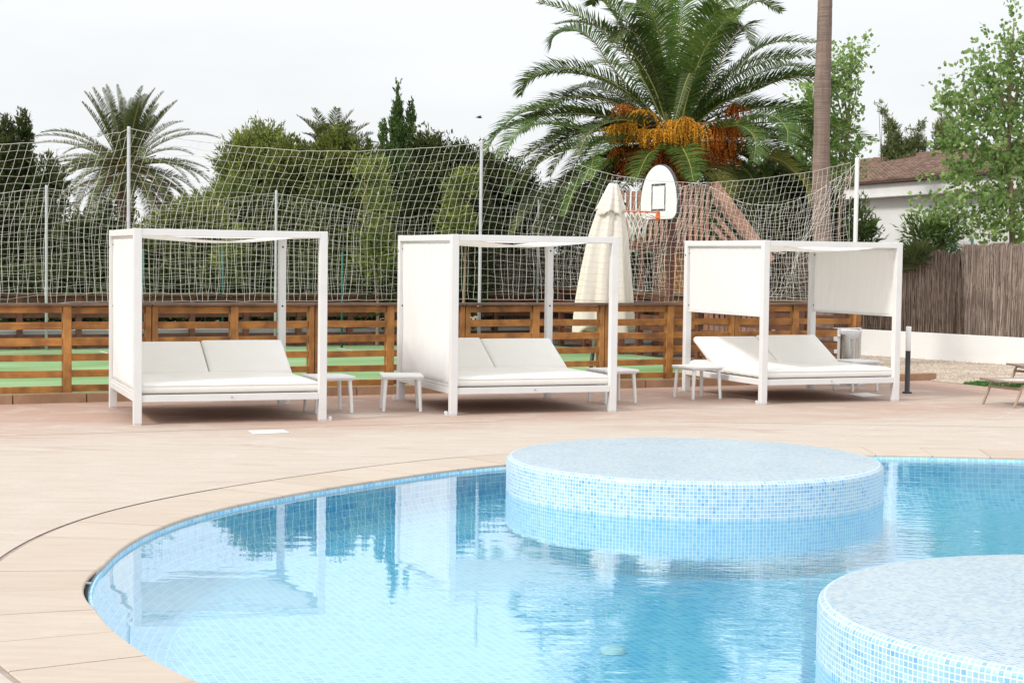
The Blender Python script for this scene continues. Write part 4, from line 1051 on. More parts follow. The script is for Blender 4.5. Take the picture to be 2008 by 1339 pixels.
# ---------------------------------------------------------------- timber play tower behind the court
def tower():
    Y = 32.0; b = at(1215, 500, Y); t = empty('play_tower', (b.x, Y, 0), .10, label='reddish timber play tower with slatted railing and sloping stair behind the backboard', cat='play tower')
    k = Y / F_PX                                   # metres per picture column at that distance
    W_ = (1395 - 1215) * k; zt = 3.27; zd = 2.08
    Ls = [.06, .42, .72, 1.03, 1.42, W_]
    for i, x in enumerate(Ls):
        m = MB(); m.box((x - .055, -.055, 0), (x + .055, .055, zd - .09)); m.build('leg', M['red_wood' if i < 3 else 'post_wood'], t, bevel=.006)
    for x in (.06, W_):
        m = MB(); m.box((x - .05, 1.25, 0), (x + .05, 1.35, zd - .09)); m.build('leg', M['red_wood'], t, bevel=.006)
    m = MB(); m.box((-.05, -.075, zd - .085), (W_ + .1, .06, zd + .055)); m.build('deck_beam', M['red_wood'], t, bevel=.005)
    m = MB()
    for q in range(12): m.box((-.02, .07 + q * .11, zd - .0), (W_ + .06, .17 + q * .11, zd + .03))
    m.build('platform', M['red_wood'], t)
    for q in range(16):
        x = -.0 + q * (W_ - .1) / 15; hz = zt - (.14 if q < 7 else 0)
        m = MB(); m.box((x, -.03, zd + .065), (x + .062, 0, hz + .02 * math.sin(q * 2.2))); m.build('railing_slat', M['tower_wood'], t, bevel=.003)
    for q in range(16):
        x = -.0 + q * (W_ - .1) / 15
        m = MB(); m.box((x, 1.3, zd + .03), (x + .07, 1.33, zt - .1)); m.build('railing_slat', M['red_wood'], t)
    m = MB(); m.beam((W_ - .05, -.06, zt - .03), (W_ + 1.02, -.06, zd - .18), .05, .2, up=(0, -1, 0)); 
    st_ = MB(); st_.beam((W_ + .02, -.045, zt + .0), (W_ + 1.17, -.045, zd - .28), .24, .045, up=(0, 1, 0)); st_.build('stair_side_board', M['tower_wood'], t, bevel=.005)
    for q in range(4):
        d = .17 + q * .17; m = MB()
        x0 = W_ + .02; z_ = zt - .02 - d * 1.45
        ln = max(.2, 1.15 - q * .16); m.beam((x0, -.02, z_), (x0 + ln * .78, -.02, z_ - ln * .78 * 1.07 - .05), .085, .03, up=(0, 1, 0)); m.build('stair_slat', M['tower_wood'], t)
    m = MB(); m.beam((W_ + .45, 1.2, zd + .4), (W_ + 1.9, 1.2, .2), .2, .05, up=(0, 1, 0)); m.build('stair_side_board', M['red_wood'], t, bevel=.005)
    for q in range(14):                             # low slatted skirt to the right, under the stair
        x = W_ - .25 + q * .105; m = MB(); m.box((x, -.25, .12), (x + .07, -.22, .98)); m.build('skirt_slat', M['tower_wood'], t)
    m = MB(); m.box((W_ - .3, -.215, .85), (W_ + 1.25, -.18, .93)); m.box((W_ - .3, -.215, .2), (W_ + 1.25, -.18, .28)); m.build('skirt_rail', M['red_wood'], t)
    m = MB(); m.box((W_ - 1.0, .0 + .07, .05), (W_ - .1, .10, zd - .1)); m.build('back_panel', M['post_wood'], t)
tower()

# ---------------------------------------------------------------- bird
def bird():
    p = at(940, 232, 60); t = empty('bird', p, .4, label='tiny dark bird flying in the sky above the middle daybed', cat='bird')
    m = MB(); m.tube([(-.16, 0, 0), (-.08, 0, .02), (0, 0, .03), (.10, 0, .03), (.15, 0, .03), (.19, 0, .025)], [.012, .035, .05, .035, .025, .004], 8); b = m.build('body', M['bird'], t, smooth=True)
    for s_ in (-1, 1):
        m = MB(); V = [(.08, s_ * .03, .04), (-.05, s_ * .03, .04), (.06, s_ * .16, .13), (-.06, s_ * .15, .12), (-.06, s_ * .33, .07), (-.10, s_ * .32, .07)]
        V2 = [(a, b_, c_ + .008) for a, b_, c_ in V]
        m.add(V + V2, [(0, 1, 3, 2), (2, 3, 5, 4), (8, 9, 7, 6), (10, 11, 9, 8), (0, 2, 8, 6), (2, 4, 10, 8), (1, 7, 9, 3), (3, 9, 11, 5), (4, 5, 11, 10)]); m.build('wing', M['bird'], t)
    m = MB(); m.box((-.24, -.03, .0), (-.15, .03, .008)); m.build('tail', M['bird'], t); t.scale = (.62, .62, .62)
bird()
# ================================================================ VEGETATION
def leaf_arrays(rg, pos, dirs, length, width, spread_dir=.5):
    n = len(pos); d = dirs + rg.normal(0, spread_dir, (n, 3)); d /= np.linalg.norm(d, axis=1)[:, None] + 1e-9
    r_ = rg.normal(0, 1, (n, 3)); s_ = np.cross(d, r_); s_ /= np.linalg.norm(s_, axis=1)[:, None] + 1e-9
    L = length * rg.uniform(.6, 1.3, n)[:, None]; W_ = width * rg.uniform(.7, 1.25, n)[:, None]
    nn = np.cross(d, s_)
    V = np.stack([pos, pos + d * L * .45 + s_ * W_ * .5, pos + d * L + nn * L * .08, pos + d * L * .45 - s_ * W_ * .5], 1)
    return V.reshape(-1, 3)
def crown(name, parent, blobs, twigs, per, leaf, mat_, seed, twig_len=.5, up=.6, spread=.08, sdir=.45, shell=2.0, core=0, minz=.1):
    """blobs in world coordinates: (x,y,z,rx,ry,rz); leaves sit along twigs, so clumps and gaps show"""
    rg = np.random.default_rng(seed); B = np.array(blobs, float)
    wv_ = (B[:, 3] * B[:, 4] * B[:, 5]) ** .75; wv_ /= wv_.sum(); idx = rg.choice(len(B), twigs, p=wv_)
    q = rg.normal(0, 1, (twigs, 3)); q /= np.linalg.norm(q, axis=1)[:, None]; rad = rg.random(twigs) ** (1 / shell)
    c_ = B[idx, :3] + q * B[idx, 3:6] * rad[:, None]
    out = q * 1.0; out[:, 2] += up; out += rg.normal(0, .35, out.shape); out /= np.linalg.norm(out, axis=1)[:, None]
    u = rg.random((twigs, per)); tl = twig_len * rg.uniform(.5, 1.3, twigs)
    pos = c_[:, None] + out[:, None] * (u * tl[:, None])[..., None] + rg.normal(0, 1, (twigs, per, 3)) * (spread * (1 - .6 * u))[..., None]
    dr = np.repeat(out[:, None], per, 1)
    V = leaf_arrays(rg, pos.reshape(-1, 3), dr.reshape(-1, 3), leaf[0], leaf[1], sdir)
    if core:
        i2 = rg.choice(len(B), core, p=wv_); q = rg.normal(0, 1, (core, 3)); q /= np.linalg.norm(q, axis=1)[:, None]
        p = B[i2, :3] + q * B[i2, 3:6] * (rg.random(core) ** .6 * .72)[:, None]
        V = np.concatenate([V, leaf_arrays(rg, p, q, leaf[0] * 2.8, leaf[1] * 4.5, 1.0)])
    V[:, 2] = np.maximum(V[:, 2], minz)
    if parent: V = V - np.array(parent.location)
    F_ = np.arange(len(V)).reshape(-1, 4)
    return link(name, np_mesh(name, V, F_), mat_, parent)
def trunk_to(parent, blobs, r_, mat_, seed=0, fork=.35, name='trunk', nb=6):
    rg = random.Random(seed); base = Vector(parent.location); B = sorted(blobs, key=lambda b: -b[2])
    top = Vector(B[0][:3]); m = MB(); P = [Vector((0, 0, -.1)), (top - base) * .35 + Vector((rg.uniform(-.1, .1), 0, 0)), (top - base) * .7 + Vector((rg.uniform(-.1, .1), 0, 0)), top - base]
    P = catmull(P, 5); n_ = len(P); m.tube(P, [r_ * (1 - .85 * i / (n_ - 1)) for i in range(n_)], 9); tr = m.build(name, mat_, parent, smooth=True)
    for b in B[1:1 + nb]:
        e = Vector(b[:3]) - base; k = min(n_ - 2, max(1, int(n_ * min(.85, max(.15, e.z / max(.5, (top - base).z) - .25))))); s_ = P[k]
        mid = s_.lerp(e, .5) + Vector((0, 0, -.08 + .15 * rg.random())); L = MB(); L.tube(catmull([s_, mid, e], 4), [r_ * .42 * (1 - .09 * i) for i in range(9)], 6); L.build('limb', mat_, tr, smooth=True)
    return tr
def px_blob(px, py, Y, wpx, hpx, dy=None):     # an ellipsoid surveyed in the picture at distance Y
    p = at(px, py, Y); k = Y / F_PX; return (p.x, p.y, p.z, wpx * k / 2, dy if dy else wpx * k / 2, hpx * k / 2)
def tree(kind, base_px, Y, blobs, label, cat, leafm, trunkm='trunk_dark', r_=.12, seed=1, group=None, **k):
    b = at(base_px, 600, Y); t = empty(kind, (b.x, Y, 0), 0, label=label, cat=cat, group=group)
    trunk_to(t, blobs, r_, M[trunkm], seed); crown('crown', t, blobs, mat_=M[leafm], seed=seed, **k); return t

def spire(px, Y, top, bottom, w, n=7, lean=0):
    out = []
    for i in range(n):
        t = (i + .5) / n; y = top + (bottom - top) * t; ww = w * (.25 + .75 * min(1, t * 2.2)) * (.9 + .2 * math.sin(i * 2.3 + px))
        out.append(px_blob(px + lean * (1 - t) + 3 * math.sin(i * 1.9 + px), y, Y, ww, (bottom - top) / n * 1.9))
    return out
CY = dict(leaf=(.09, .032), twig_len=.24, up=1.5, spread=.045, sdir=.35, shell=2.4)
tree('cypress_tree', 14, 35, spire(12, 35, 255, 600, 62, 9), 'dark cypress at the left picture edge, left one of the tall pair', 'tree', 'leaf_cypress', seed=31, twigs=2300, per=16, core=900, group='dark cypresses left of the palm', **CY)
tree('cypress_tree', 46, 35.6, spire(47, 35.6, 248, 600, 40, 9), 'dark narrow cypress at the left edge, right one of the tall pair', 'tree', 'leaf_cypress', seed=32, twigs=1900, per=15, core=600, group='dark cypresses left of the palm', **CY)
tree('cypress_tree', 92, 34.6, spire(90, 34.6, 330, 600, 66, 6) + [px_blob(112, 365, 34.6, 26, 30), px_blob(76, 420, 34.6, 36, 40), px_blob(116, 400, 34.6, 22, 20)], 'ragged dark conifer shorter than the cypress pair, with gaps of sky', 'tree', 'leaf_cypress', seed=33, twigs=800, per=15, core=350, leaf=(.10, .035), twig_len=.30, up=1.0, spread=.05, sdir=.4, shell=2)
tree('bush', 175, 34, [px_blob(165, 470, 34, 80, 70), px_blob(205, 470, 34, 60, 70), px_blob(150, 550, 34, 110, 110), px_blob(215, 550, 34, 100, 110), px_blob(205, 420, 34, 34, 30)], 'dark bush under the left palm beside the left curtain', 'bush', 'leaf_cypress', seed=34, twigs=1300, per=16, core=700, leaf=(.10, .04), twig_len=.3, up=.7, spread=.06)
tree('bush', 330, 35, [px_blob(300, 500, 35, 110, 90), px_blob(345, 440, 35, 70, 50), px_blob(390, 450, 35, 100, 70), px_blob(360, 540, 35, 150, 120), px_blob(290, 570, 35, 120, 80)], 'dark green bush behind the top left part of the left daybed', 'bush', 'leaf_hedge', seed=35, twigs=1900, per=16, core=1100, leaf=(.10, .04), twig_len=.32, up=.7, spread=.07)
tree('pine_tree', 440, 36, [px_blob(425, 415, 36, 70, 50), px_blob(465, 400, 36, 60, 70), px_blob(385, 425, 36, 60, 26), px_blob(440, 500, 36, 110, 160)], 'yellow green shrub in front of the light pine, above the left daybed', 'shrub', 'leaf_pine', 'trunk_pale', .07, seed=36, twigs=950, per=18, core=350, leaf=(.12, .03), twig_len=.35, up=.8, spread=.08)
tree('pine_tree', 505, 37, [px_blob(470, 330, 37, 60, 60), px_blob(500, 310, 37, 70, 80), px_blob(520, 280, 37, 34, 40), px_blob(478, 370, 37, 80, 60), px_blob(530, 330, 37, 70, 90), px_blob(490, 430, 37, 110, 120), px_blob(540, 400, 37, 90, 100), px_blob(456, 345, 37, 30, 30)], 'feathery light green pine with two tips left of the hedge palm', 'tree', 'leaf_pine', 'trunk_dark', .12, seed=37, twigs=1900, per=17, core=600, leaf=(.13, .032), twig_len=.4, up=.9, spread=.07)
tree('hedge_tree', 560, 36, [px_blob(560, 330, 36, 70, 90), px_blob(590, 350, 36, 90, 100), px_blob(548, 430, 36, 110, 120), px_blob(600, 450, 36, 130, 160), px_blob(560, 550, 36, 170, 130)], 'dark dense hedge tree directly below the half hidden palm, left part', 'tree', 'leaf_hedge', seed=38, twigs=2300, per=17, core=1500, leaf=(.11, .04), twig_len=.32, up=1.0, spread=.06)
tree('hedge_tree', 665, 35.5, [px_blob(660, 290, 35.5, 44, 50), px_blob(655, 330, 35.5, 90, 90), px_blob(700, 350, 35.5, 90, 100), px_blob(670, 430, 35.5, 150, 150), px_blob(690, 540, 35.5, 190, 140), px_blob(725, 320, 35.5, 30, 40)], 'dense brownish green hedge tree with a pointed tip, below the half hidden palm', 'tree', 'leaf_hedge', seed=39, twigs=2600, per=17, core=1700, leaf=(.11, .04), twig_len=.32, up=1.2, spread=.06)
tree('slender_cypress', 780, 36, spire(779, 36, 205, 340, 34, 9) + [px_blob(779, 168, 36, 3, 16), px_blob(778, 186, 36, 4, 24), px_blob(778, 205, 36, 6, 40), px_blob(779, 230, 36, 12, 40), px_blob(752, 275, 36, 14, 60), px_blob(806, 235, 36, 10, 60), px_blob(803, 265, 36, 18, 70), px_blob(780, 345, 36, 80, 90), px_blob(785, 450, 36, 110, 180), px_blob(752, 325, 36, 26, 70), px_blob(802, 315, 36, 26, 80)], 'tall slender pointed cypress above the middle hedge', 'tree', 'leaf_slender', seed=40, twigs=4600, per=14, core=0, leaf=(.075, .026), twig_len=.15, up=3.0, spread=.02, sdir=.28)
tree('conifer_tree', 862, 35, [px_blob(828, 300, 35, 34, 70), px_blob(842, 320, 35, 60, 80), px_blob(868, 315, 35, 50, 60), px_blob(905, 330, 35, 50, 60), px_blob(922, 305, 35, 22, 40), px_blob(865, 380, 35, 130, 110), px_blob(830, 450, 35, 120, 160), px_blob(900, 460, 35, 130, 170), px_blob(860, 560, 35, 200, 100)], 'dark conifer with several ragged tips between the slender cypress and the net pole', 'tree', 'leaf_cypress', seed=41, twigs=2900, per=16, core=1800, leaf=(.10, .036), twig_len=.36, up=1.2, spread=.05)
tree('hedge_tree', 985, 38, [px_blob(955, 350, 38, 60, 60), px_blob(985, 380, 38, 100, 100), px_blob(1020, 400, 38, 70, 90), px_blob(960, 460, 38, 110, 130), px_blob(1030, 480, 38, 90, 70), px_blob(1000, 560, 38, 180, 100)], 'dark hedge tree under the left fronds of the big palm', 'tree', 'leaf_cypress', seed=42, twigs=2100, per=16, core=1200, leaf=(.12, .04), twig_len=.35, up=.9, spread=.06)
tree('hedge_tree', 1130, 42, [px_blob(1080, 430, 42, 70, 90), px_blob(1130, 400, 42, 70, 80), px_blob(1175, 420, 42, 70, 90), px_blob(1140, 480, 42, 90, 60), px_blob(1060, 540, 42, 90, 80), px_blob(1180, 540, 42, 120, 90)], 'dark tree with patches of sky showing behind the parasol', 'tree', 'leaf_cypress', seed=43, twigs=900, per=16, core=260, leaf=(.13, .045), twig_len=.35, up=.6, spread=.07)
tree('hedge_tree', 1450, 39, [px_blob(1420, 400, 39, 90, 90), px_blob(1470, 370, 39, 90, 80), px_blob(1530, 360, 39, 90, 90), px_blob(1580, 400, 39, 90, 110), px_blob(1490, 440, 39, 150, 120), px_blob(1400, 480, 39, 120, 90), px_blob(1600, 470, 39, 120, 90), px_blob(1640, 430, 39, 50, 70)], 'dark dense tree behind the stair of the play tower', 'tree', 'leaf_cypress', seed=44, twigs=2600, per=16, core=1600, leaf=(.12, .042), twig_len=.35, up=.7, spread=.07)
tree('hedge_tree', 1290, 42, [px_blob(1290, 460, 42, 100, 80), px_blob(1350, 440, 42, 100, 90), px_blob(1260, 540, 42, 120, 60)], 'green shrub seen between the legs of the play tower', 'shrub', 'leaf_oleander', seed=45, twigs=800, per=14, core=300, leaf=(.13, .05), twig_len=.35, up=.7, spread=.08)
hd = [px_blob(px_, 590 + 6 * math.sin(px_), 33.5 + .0016 * (px_ - 100) , 120, 110) for px_ in range(-40, 940, 62)]
hb = at(450, 600, 34); hg = empty('hedge', (hb.x, 34, 0), 0, label='continuous low dark hedge seen through the slats behind the far court fence', cat='hedge')
crown('foliage', hg, hd, 3600, 16, (.10, .045), M['leaf_cypress'], 77, twig_len=.3, up=.5, spread=.07, core=2600)
for bx in range(0, 940, 110):
    p = at(bx, 600, 34) - hb; m = MB(); m.tube([(p.x, 0, -.1), (p.x, 0, .7)], [.05, .03], 6); m.build('stem', M['trunk_dark'], hg)
tree('yellow_shrub', 455, 33.9, [px_blob(452, 520, 33.9, 34, 90), px_blob(462, 480, 33.9, 22, 40), px_blob(440, 560, 33.9, 50, 60)], 'bright yellow green shrub seen through the frame of the left daybed', 'shrub', 'leaf_pine', 'trunk_pale', .04, seed=61, twigs=330, per=14, leaf=(.11, .04), twig_len=.28, up=.9, spread=.06)
tree('yellow_shrub', 740, 33.9, [px_blob(735, 350, 33.9, 40, 50), px_blob(715, 340, 33.9, 26, 30), px_blob(742, 400, 33.9, 50, 60), px_blob(735, 500, 33.9, 60, 120)], 'yellow green shrub in the hedge between the left and middle daybeds', 'shrub', 'leaf_pine', 'trunk_pale', .04, seed=62, twigs=330, per=12, leaf=(.11, .04), twig_len=.25, up=.9, spread=.07)
tree('yellow_shrub', 905, 33.6, [px_blob(900, 370, 33.6, 44, 40), px_blob(925, 355, 33.6, 20, 30), px_blob(895, 440, 33.6, 50, 80)], 'yellow green shrub in front of the dark conifer beside the middle net pole', 'shrub', 'leaf_pine', 'trunk_pale', .04, seed=63, twigs=260, per=11, leaf=(.11, .04), twig_len=.25, up=.7, spread=.07)
# junipers above the house roof
tree('juniper_tree', 1752, 50, [px_blob(1723, 208, 50, 6, 12), px_blob(1730, 220, 50, 9, 16), px_blob(1738, 236, 50, 12, 22), px_blob(1746, 254, 50, 16, 26), px_blob(1754, 276, 50, 22, 34), px_blob(1762, 300, 50, 34, 44), px_blob(1806, 242, 50, 5, 24), px_blob(1803, 262, 50, 10, 30), px_blob(1800, 292, 50, 26, 44), px_blob(1782, 262, 50, 5, 30), px_blob(1784, 290, 50, 16, 30), px_blob(1745, 305, 50, 30, 30), px_blob(1780, 330, 50, 80, 50)], 'feathery juniper leaning left above the tiled roof', 'tree', 'leaf_juniper', r_=.03, seed=46, twigs=1300, per=14, core=60, leaf=(.10, .026), twig_len=.17, up=1.6, spread=.035, sdir=.5)
tree('conifer_tree', 1856, 50, spire(1858, 50, 245, 340, 44, 5), 'dark upright conifer above the roof, left of the cottonwood', 'tree', 'leaf_juniper', seed=47, twigs=450, per=16, core=120, leaf=(.15, .035), twig_len=.4, up=2, spread=.04)
# broadleaf trees
CT = [px_blob(1988, 45, 33, 26, 50), px_blob(1975, 100, 33, 60, 70), px_blob(1940, 120, 33, 50, 50), px_blob(2010, 110, 33, 70, 110), px_blob(1905, 170, 33, 60, 70), px_blob(1960, 180, 33, 110, 90), px_blob(1868, 200, 33, 46, 44), px_blob(1848, 190, 33, 22, 24),
      px_blob(1900, 240, 33, 100, 90), px_blob(1980, 260, 33, 140, 120), px_blob(2050, 220, 33, 120, 160), px_blob(1870, 290, 33, 60, 60), px_blob(1930, 320, 33, 130, 90), px_blob(1860, 345, 33, 60, 40), px_blob(1990, 350, 33, 110, 80), px_blob(2070, 350, 33, 110, 130),
      px_blob(1820, 410, 33, 50, 50), px_blob(1800, 385, 33, 24, 26), px_blob(1870, 430, 33, 90, 70), px_blob(1940, 430, 33, 120, 90), px_blob(2010, 440, 33, 110, 100), px_blob(1890, 385, 33, 50, 30)]
tree('cottonwood_tree', 1985, 33, CT, 'light green cottonwood with heart shaped leaves at the right edge, pale trunk', 'tree', 'leaf_poplar', 'trunk_pale', .085, seed=48, twigs=720, per=13, leaf=(.098, .092), twig_len=.40, up=.5, spread=.085, sdir=.9, shell=1.6)
tree('cottonwood_tree', 1640, 38, [px_blob(1672, 110, 38, 44, 44), px_blob(1650, 135, 38, 50, 50), px_blob(1682, 160, 38, 34, 50), px_blob(1640, 180, 38, 70, 60), px_blob(1600, 200, 38, 80, 60), px_blob(1640, 240, 38, 80, 60), px_blob(1580, 240, 38, 80, 60), px_blob(1650, 290, 38, 60, 70), px_blob(1600, 300, 38, 100, 80), px_blob(1650, 340, 38, 50, 50)], 'light green cottonwood behind the tall bare palm trunk', 'tree', 'leaf_poplar', 'trunk_pale', .08, seed=49, twigs=400, per=10, leaf=(.105, .095), twig_len=.4, up=.5, spread=.11, sdir=.9, shell=1.8)
tree('oleander_bush', 1710, 34.5, [px_blob(1692, 440, 34.5, 30, 44), px_blob(1690, 412, 34.5, 14, 20), px_blob(1698, 470, 34.5, 36, 40)], 'dark leafy oleander against the white house wall, beside the net pole', 'bush', 'leaf_oleander', seed=50, twigs=130, per=11, leaf=(.13, .032), twig_len=.2, up=.6, spread=.04)
tree('oleander_bush', 1830, 32.8, [px_blob(1810, 462, 32.8, 44, 30), px_blob(1835, 478, 32.8, 50, 34), px_blob(1790, 445, 32.8, 18, 16), px_blob(1860, 470, 32.8, 40, 40)], 'yellowish leafy oleander above the brush fence, behind the fan palm', 'bush', 'leaf_oleander', seed=51, twigs=150, per=11, leaf=(.15, .035), twig_len=.32, up=.5, spread=.06)

# ---------------------------------------------------------------- palms
def frond_mesh(P, leaf_len, leaf_w, nleaf, rg, vee=.35, droop=.25, cup=.0, petiole=.12):
    """P: curve of the midrib. Leaflets leave it on both sides in a shallow V"""
    n = len(P); T = [(P[min(i + 1, n - 1)] - P[max(i - 1, 0)]).normalized() for i in range(n)]
    rad = [.022 * (1 - .85 * i / (n - 1)) for i in range(n)]
    m = MB(); m.tube(P, rad, 5, m=1)
    base_side = T[n // 3].cross(Vector((0, 0, 1)))
    if base_side.length < .15: base_side = Vector((rg.uniform(-1, 1), .3, 0))
    base_side.normalize(); tw = rg.uniform(-.35, .35)
    for k in range(nleaf):
        t = petiole + (1 - petiole) * (k + rg.uniform(-.3, .3)) / nleaf; t = min(max(t, .02), .995)
        f = t * (n - 1); i = min(int(f), n - 2); p = P[i].lerp(P[i + 1], f - i); tg = T[i].lerp(T[i + 1], f - i).normalized()
        s0 = (base_side - tg * base_side.dot(tg)).normalized(); up_ = s0.cross(tg)
        if up_.z < 0 and abs(tg.z) < .97: up_ = -up_
        s0 = Matrix.Rotation(tw, 3, tg) @ s0; up_ = Matrix.Rotation(tw, 3, tg) @ up_
        tt = (t - petiole) / (1 - petiole); L = leaf_len * (max(0, math.sin(PI * (.12 + .86 * tt))) ** .55) * rg.uniform(.85, 1.1)
        fw = .35 + .55 * tt + rg.uniform(-.1, .1)
        for s_ in (-1, 1):
            d = (s0 * s_ + tg * fw + up_ * (vee + rg.uniform(-.16, .16))).normalized()
            mid = p + d * L * .5; d2 = (d + Vector((0, 0, -1)) * droop * rg.uniform(.6, 1.5)).normalized(); tip = mid + d2 * L * .5
            wv2 = tg * leaf_w * .5
            b = len(m.v); m.v += [tuple(p - wv2 * .6), tuple(p + wv2 * .6), tuple(mid + wv2), tuple(mid - wv2), tuple(tip)]
            m.f += [(b, b + 1, b + 2, b + 3), (b + 3, b + 2, b + 4)]; m.m += [0, 0]
    return m
def arc(p0, az, el, L, bend, n=18, curl=1.4):
    P = [Vector(p0)]; d_el = el
    for i in range(n):
        t = (i + .5) / n; e = el - bend * t ** curl; h_ = math.cos(e)
        P.append(P[-1] + Vector((math.cos(az) * h_, math.sin(az) * h_, math.sin(e))) * (L / n))
    return P

# the big date palm behind the play tower
def big_palm():
    Y = 34.5; c0 = at(1322, 268, Y); t = empty('date_palm', (c0.x + .05, Y, 0), 0, label='big date palm with hanging orange fruit behind the backboard and play tower', cat='palm tree')
    base = Vector(t.location)
    m = MB(); P = [Vector((0, 0, -.1)), Vector((0, 0, 1.5)), Vector((-.02, 0, 3.0)), Vector((-.04, 0, 3.9)), c0 - base + Vector((0, 0, -.3)), c0 - base + Vector((0, 0, .15))]
    m.tube(P, [.36, .31, .33, .44, .46, .22], 16)
    rg = random.Random(4); cr = c0 - base
    for k in range(150):                             # cut leaf bases
        a = rg.uniform(0, 2 * PI); z = 1.6 + (cr.z - 1.5) * k / 150; r_ = .31 + .12 * (z / cr.z) ** 3
        p = Vector((math.cos(a) * r_ * .93, math.sin(a) * r_ * .93, z)); q = p + Vector((math.cos(a) * .12, math.sin(a) * .12, .14))
        m.tube([p, q], [.055, .03], 5)
    m.build('trunk', M['date_trunk'], t)
    F = [  # surveyed midribs: picture positions, distance offset of the tip, leaf material
        ([(1290, 255), (1179, 227), (1079, 211), (1012, 227), (970, 270), (952, 303)], -.9, 0), ([(1290, 262), (1155, 255), (1079, 243), (1020, 255), (980, 310)], -1.6, 0),
        ([(1295, 240), (1223, 175), (1143, 139), (1079, 139), (1035, 159), (1022, 187)], .5, 0), ([(1300, 240), (1259, 199), (1199, 131), (1159, 76), (1119, 60), (1087, 72), (1079, 96)], 1.0, 0),
        ([(1295, 245), (1235, 200), (1190, 178), (1143, 171), (1111, 187)], 1.9, 1), ([(1305, 235), (1263, 159), (1231, 80), (1199, 24), (1171, -6), (1160, 10)], .8, 0),
        ([(1318, 245), (1310, 191), (1294, 80), (1278, 32), (1250, 8), (1232, 28)], -1.7, 0), ([(1322, 240), (1326, 180), (1334, 60), (1338, -60)], .2, 3),
        ([(1335, 240), (1358, 199), (1398, 100), (1438, 40), (1486, 4), (1533, 24)], .6, 0), ([(1335, 240), (1390, 170), (1430, 85), (1458, 52), (1474, 90)], -1.5, 1),
        ([(1340, 250), (1378, 207), (1458, 120), (1518, 84), (1601, 84)], .4, 0), ([(1345, 250), (1398, 211), (1478, 179), (1541, 155), (1605, 153), (1648, 196)], -.5, 0),
        ([(1350, 255), (1438, 223), (1498, 211), (1557, 215), (1637, 247), (1722, 278)], .9, 0), ([(1350, 255), (1458, 239), (1510, 227), (1541, 250), (1545, 284)], -2.0, 0),
        ([(1345, 265), (1398, 255), (1450, 247), (1480, 272), (1478, 318)], -2.5, 0), ([(1350, 290), (1430, 298), (1490, 303), (1537, 319), (1577, 359), (1585, 395)], -1.2, 2),
        ([(1345, 300), (1380, 320), (1410, 350), (1422, 392)], -1.8, 2), ([(1322, 265), (1320, 268), (1338, 290), (1352, 320), (1360, 356)], -2.8, 0),
        ([(1330, 262), (1334, 215), (1348, 160), (1352, 145), (1340, 175), (1322, 240)], -2.4, 4), ([(1300, 270), (1247, 273), (1191, 275), (1165, 305), (1158, 352)], -2.6, 0),
        ([(1298, 262), (1270, 252), (1219, 235), (1159, 258), (1133, 306)], -2.2, 1), ([(1312, 285), (1302, 295), (1272, 303), (1245, 358)], -2.6, 0),
        ([(1290, 280), (1210, 278), (1143, 287), (1079, 307), (1020, 351), (998, 380)], -1.3, 0), ([(1290, 290), (1220, 310), (1159, 339), (1085, 370), (1040, 405), (1003, 462)], -1.0, 1),
        ([(1292, 298), (1230, 325), (1179, 359), (1119, 398), (1094, 460)], -.3, 1), ([(1350, 270), (1430, 268), (1510, 271), (1560, 285), (1605, 320)], 1.2, 0),
        ([(1350, 262), (1450, 245), (1560, 240), (1629, 255), (1680, 300)], 1.7, 0), ([(1296, 272), (1200, 250), (1110, 262), (1040, 300), (990, 350)], .9, 0),
        ([(1325, 240), (1352, 140), (1380, 60), (1412, 20), (1440, 45)], -1.6, 0), ([(1316, 240), (1285, 150), (1255, 80), (1225, 55), (1205, 85)], -1.3, 1), ([(1318, 240), (1300, 150), (1300, 40), (1306, -50)], .6, 0), ([(1330, 240), (1370, 140), (1400, 20), (1440, -60)], -.8, 0),
        ([(1312, 240), (1280, 150), (1262, 50), (1250, -50)], 1.2, 0), ([(1330, 240), (1375, 160), (1420, 50), (1470, -30), (1510, -40)], 1.5, 0), ([(1295, 285), (1230, 300), (1188, 335), (1168, 395)], -.9, 0), ([(1350, 285), (1420, 290), (1490, 330), (1525, 405)], -.3, 0), ([(1350, 280), (1450, 288), (1560, 340), (1612, 425)], .4, 1), ([(1350, 275), (1470, 262), (1590, 290), (1650, 350)], -.9, 0), ([(1295, 285), (1200, 300), (1120, 345), (1065, 420)], .6, 0),
        ([(1345, 292), (1400, 300), (1460, 330), (1500, 390)], -.4, 0), ([(1295, 292), (1240, 300), (1180, 330), (1130, 370), (1108, 420)], -1.8, 0),
        ([(1345, 245), (1420, 180), (1500, 140), (1560, 130), (1610, 160)], 1.9, 0), ([(1298, 250), (1200, 200), (1120, 190), (1060, 215), (1030, 260)], 1.8, 0)]
    mats = [M['frond_dark'], M['frond_grey'], M['frond_yellow'], M['frond_bright'], M['frond_grey']]
    for pts, dY, mk in F:
        n_ = len(pts); W3 = [at(x, y, Y + dY * (i / (n_ - 1)) ** 1.2) - base for i, (x, y) in enumerate(pts)]
        P = catmull(W3, 6)
        frond_mesh(P, .24 if mk == 4 else .56, .034, 112, rg, vee=.34, droop=.32).build('frond', [mats[mk], M['rachis']], t)
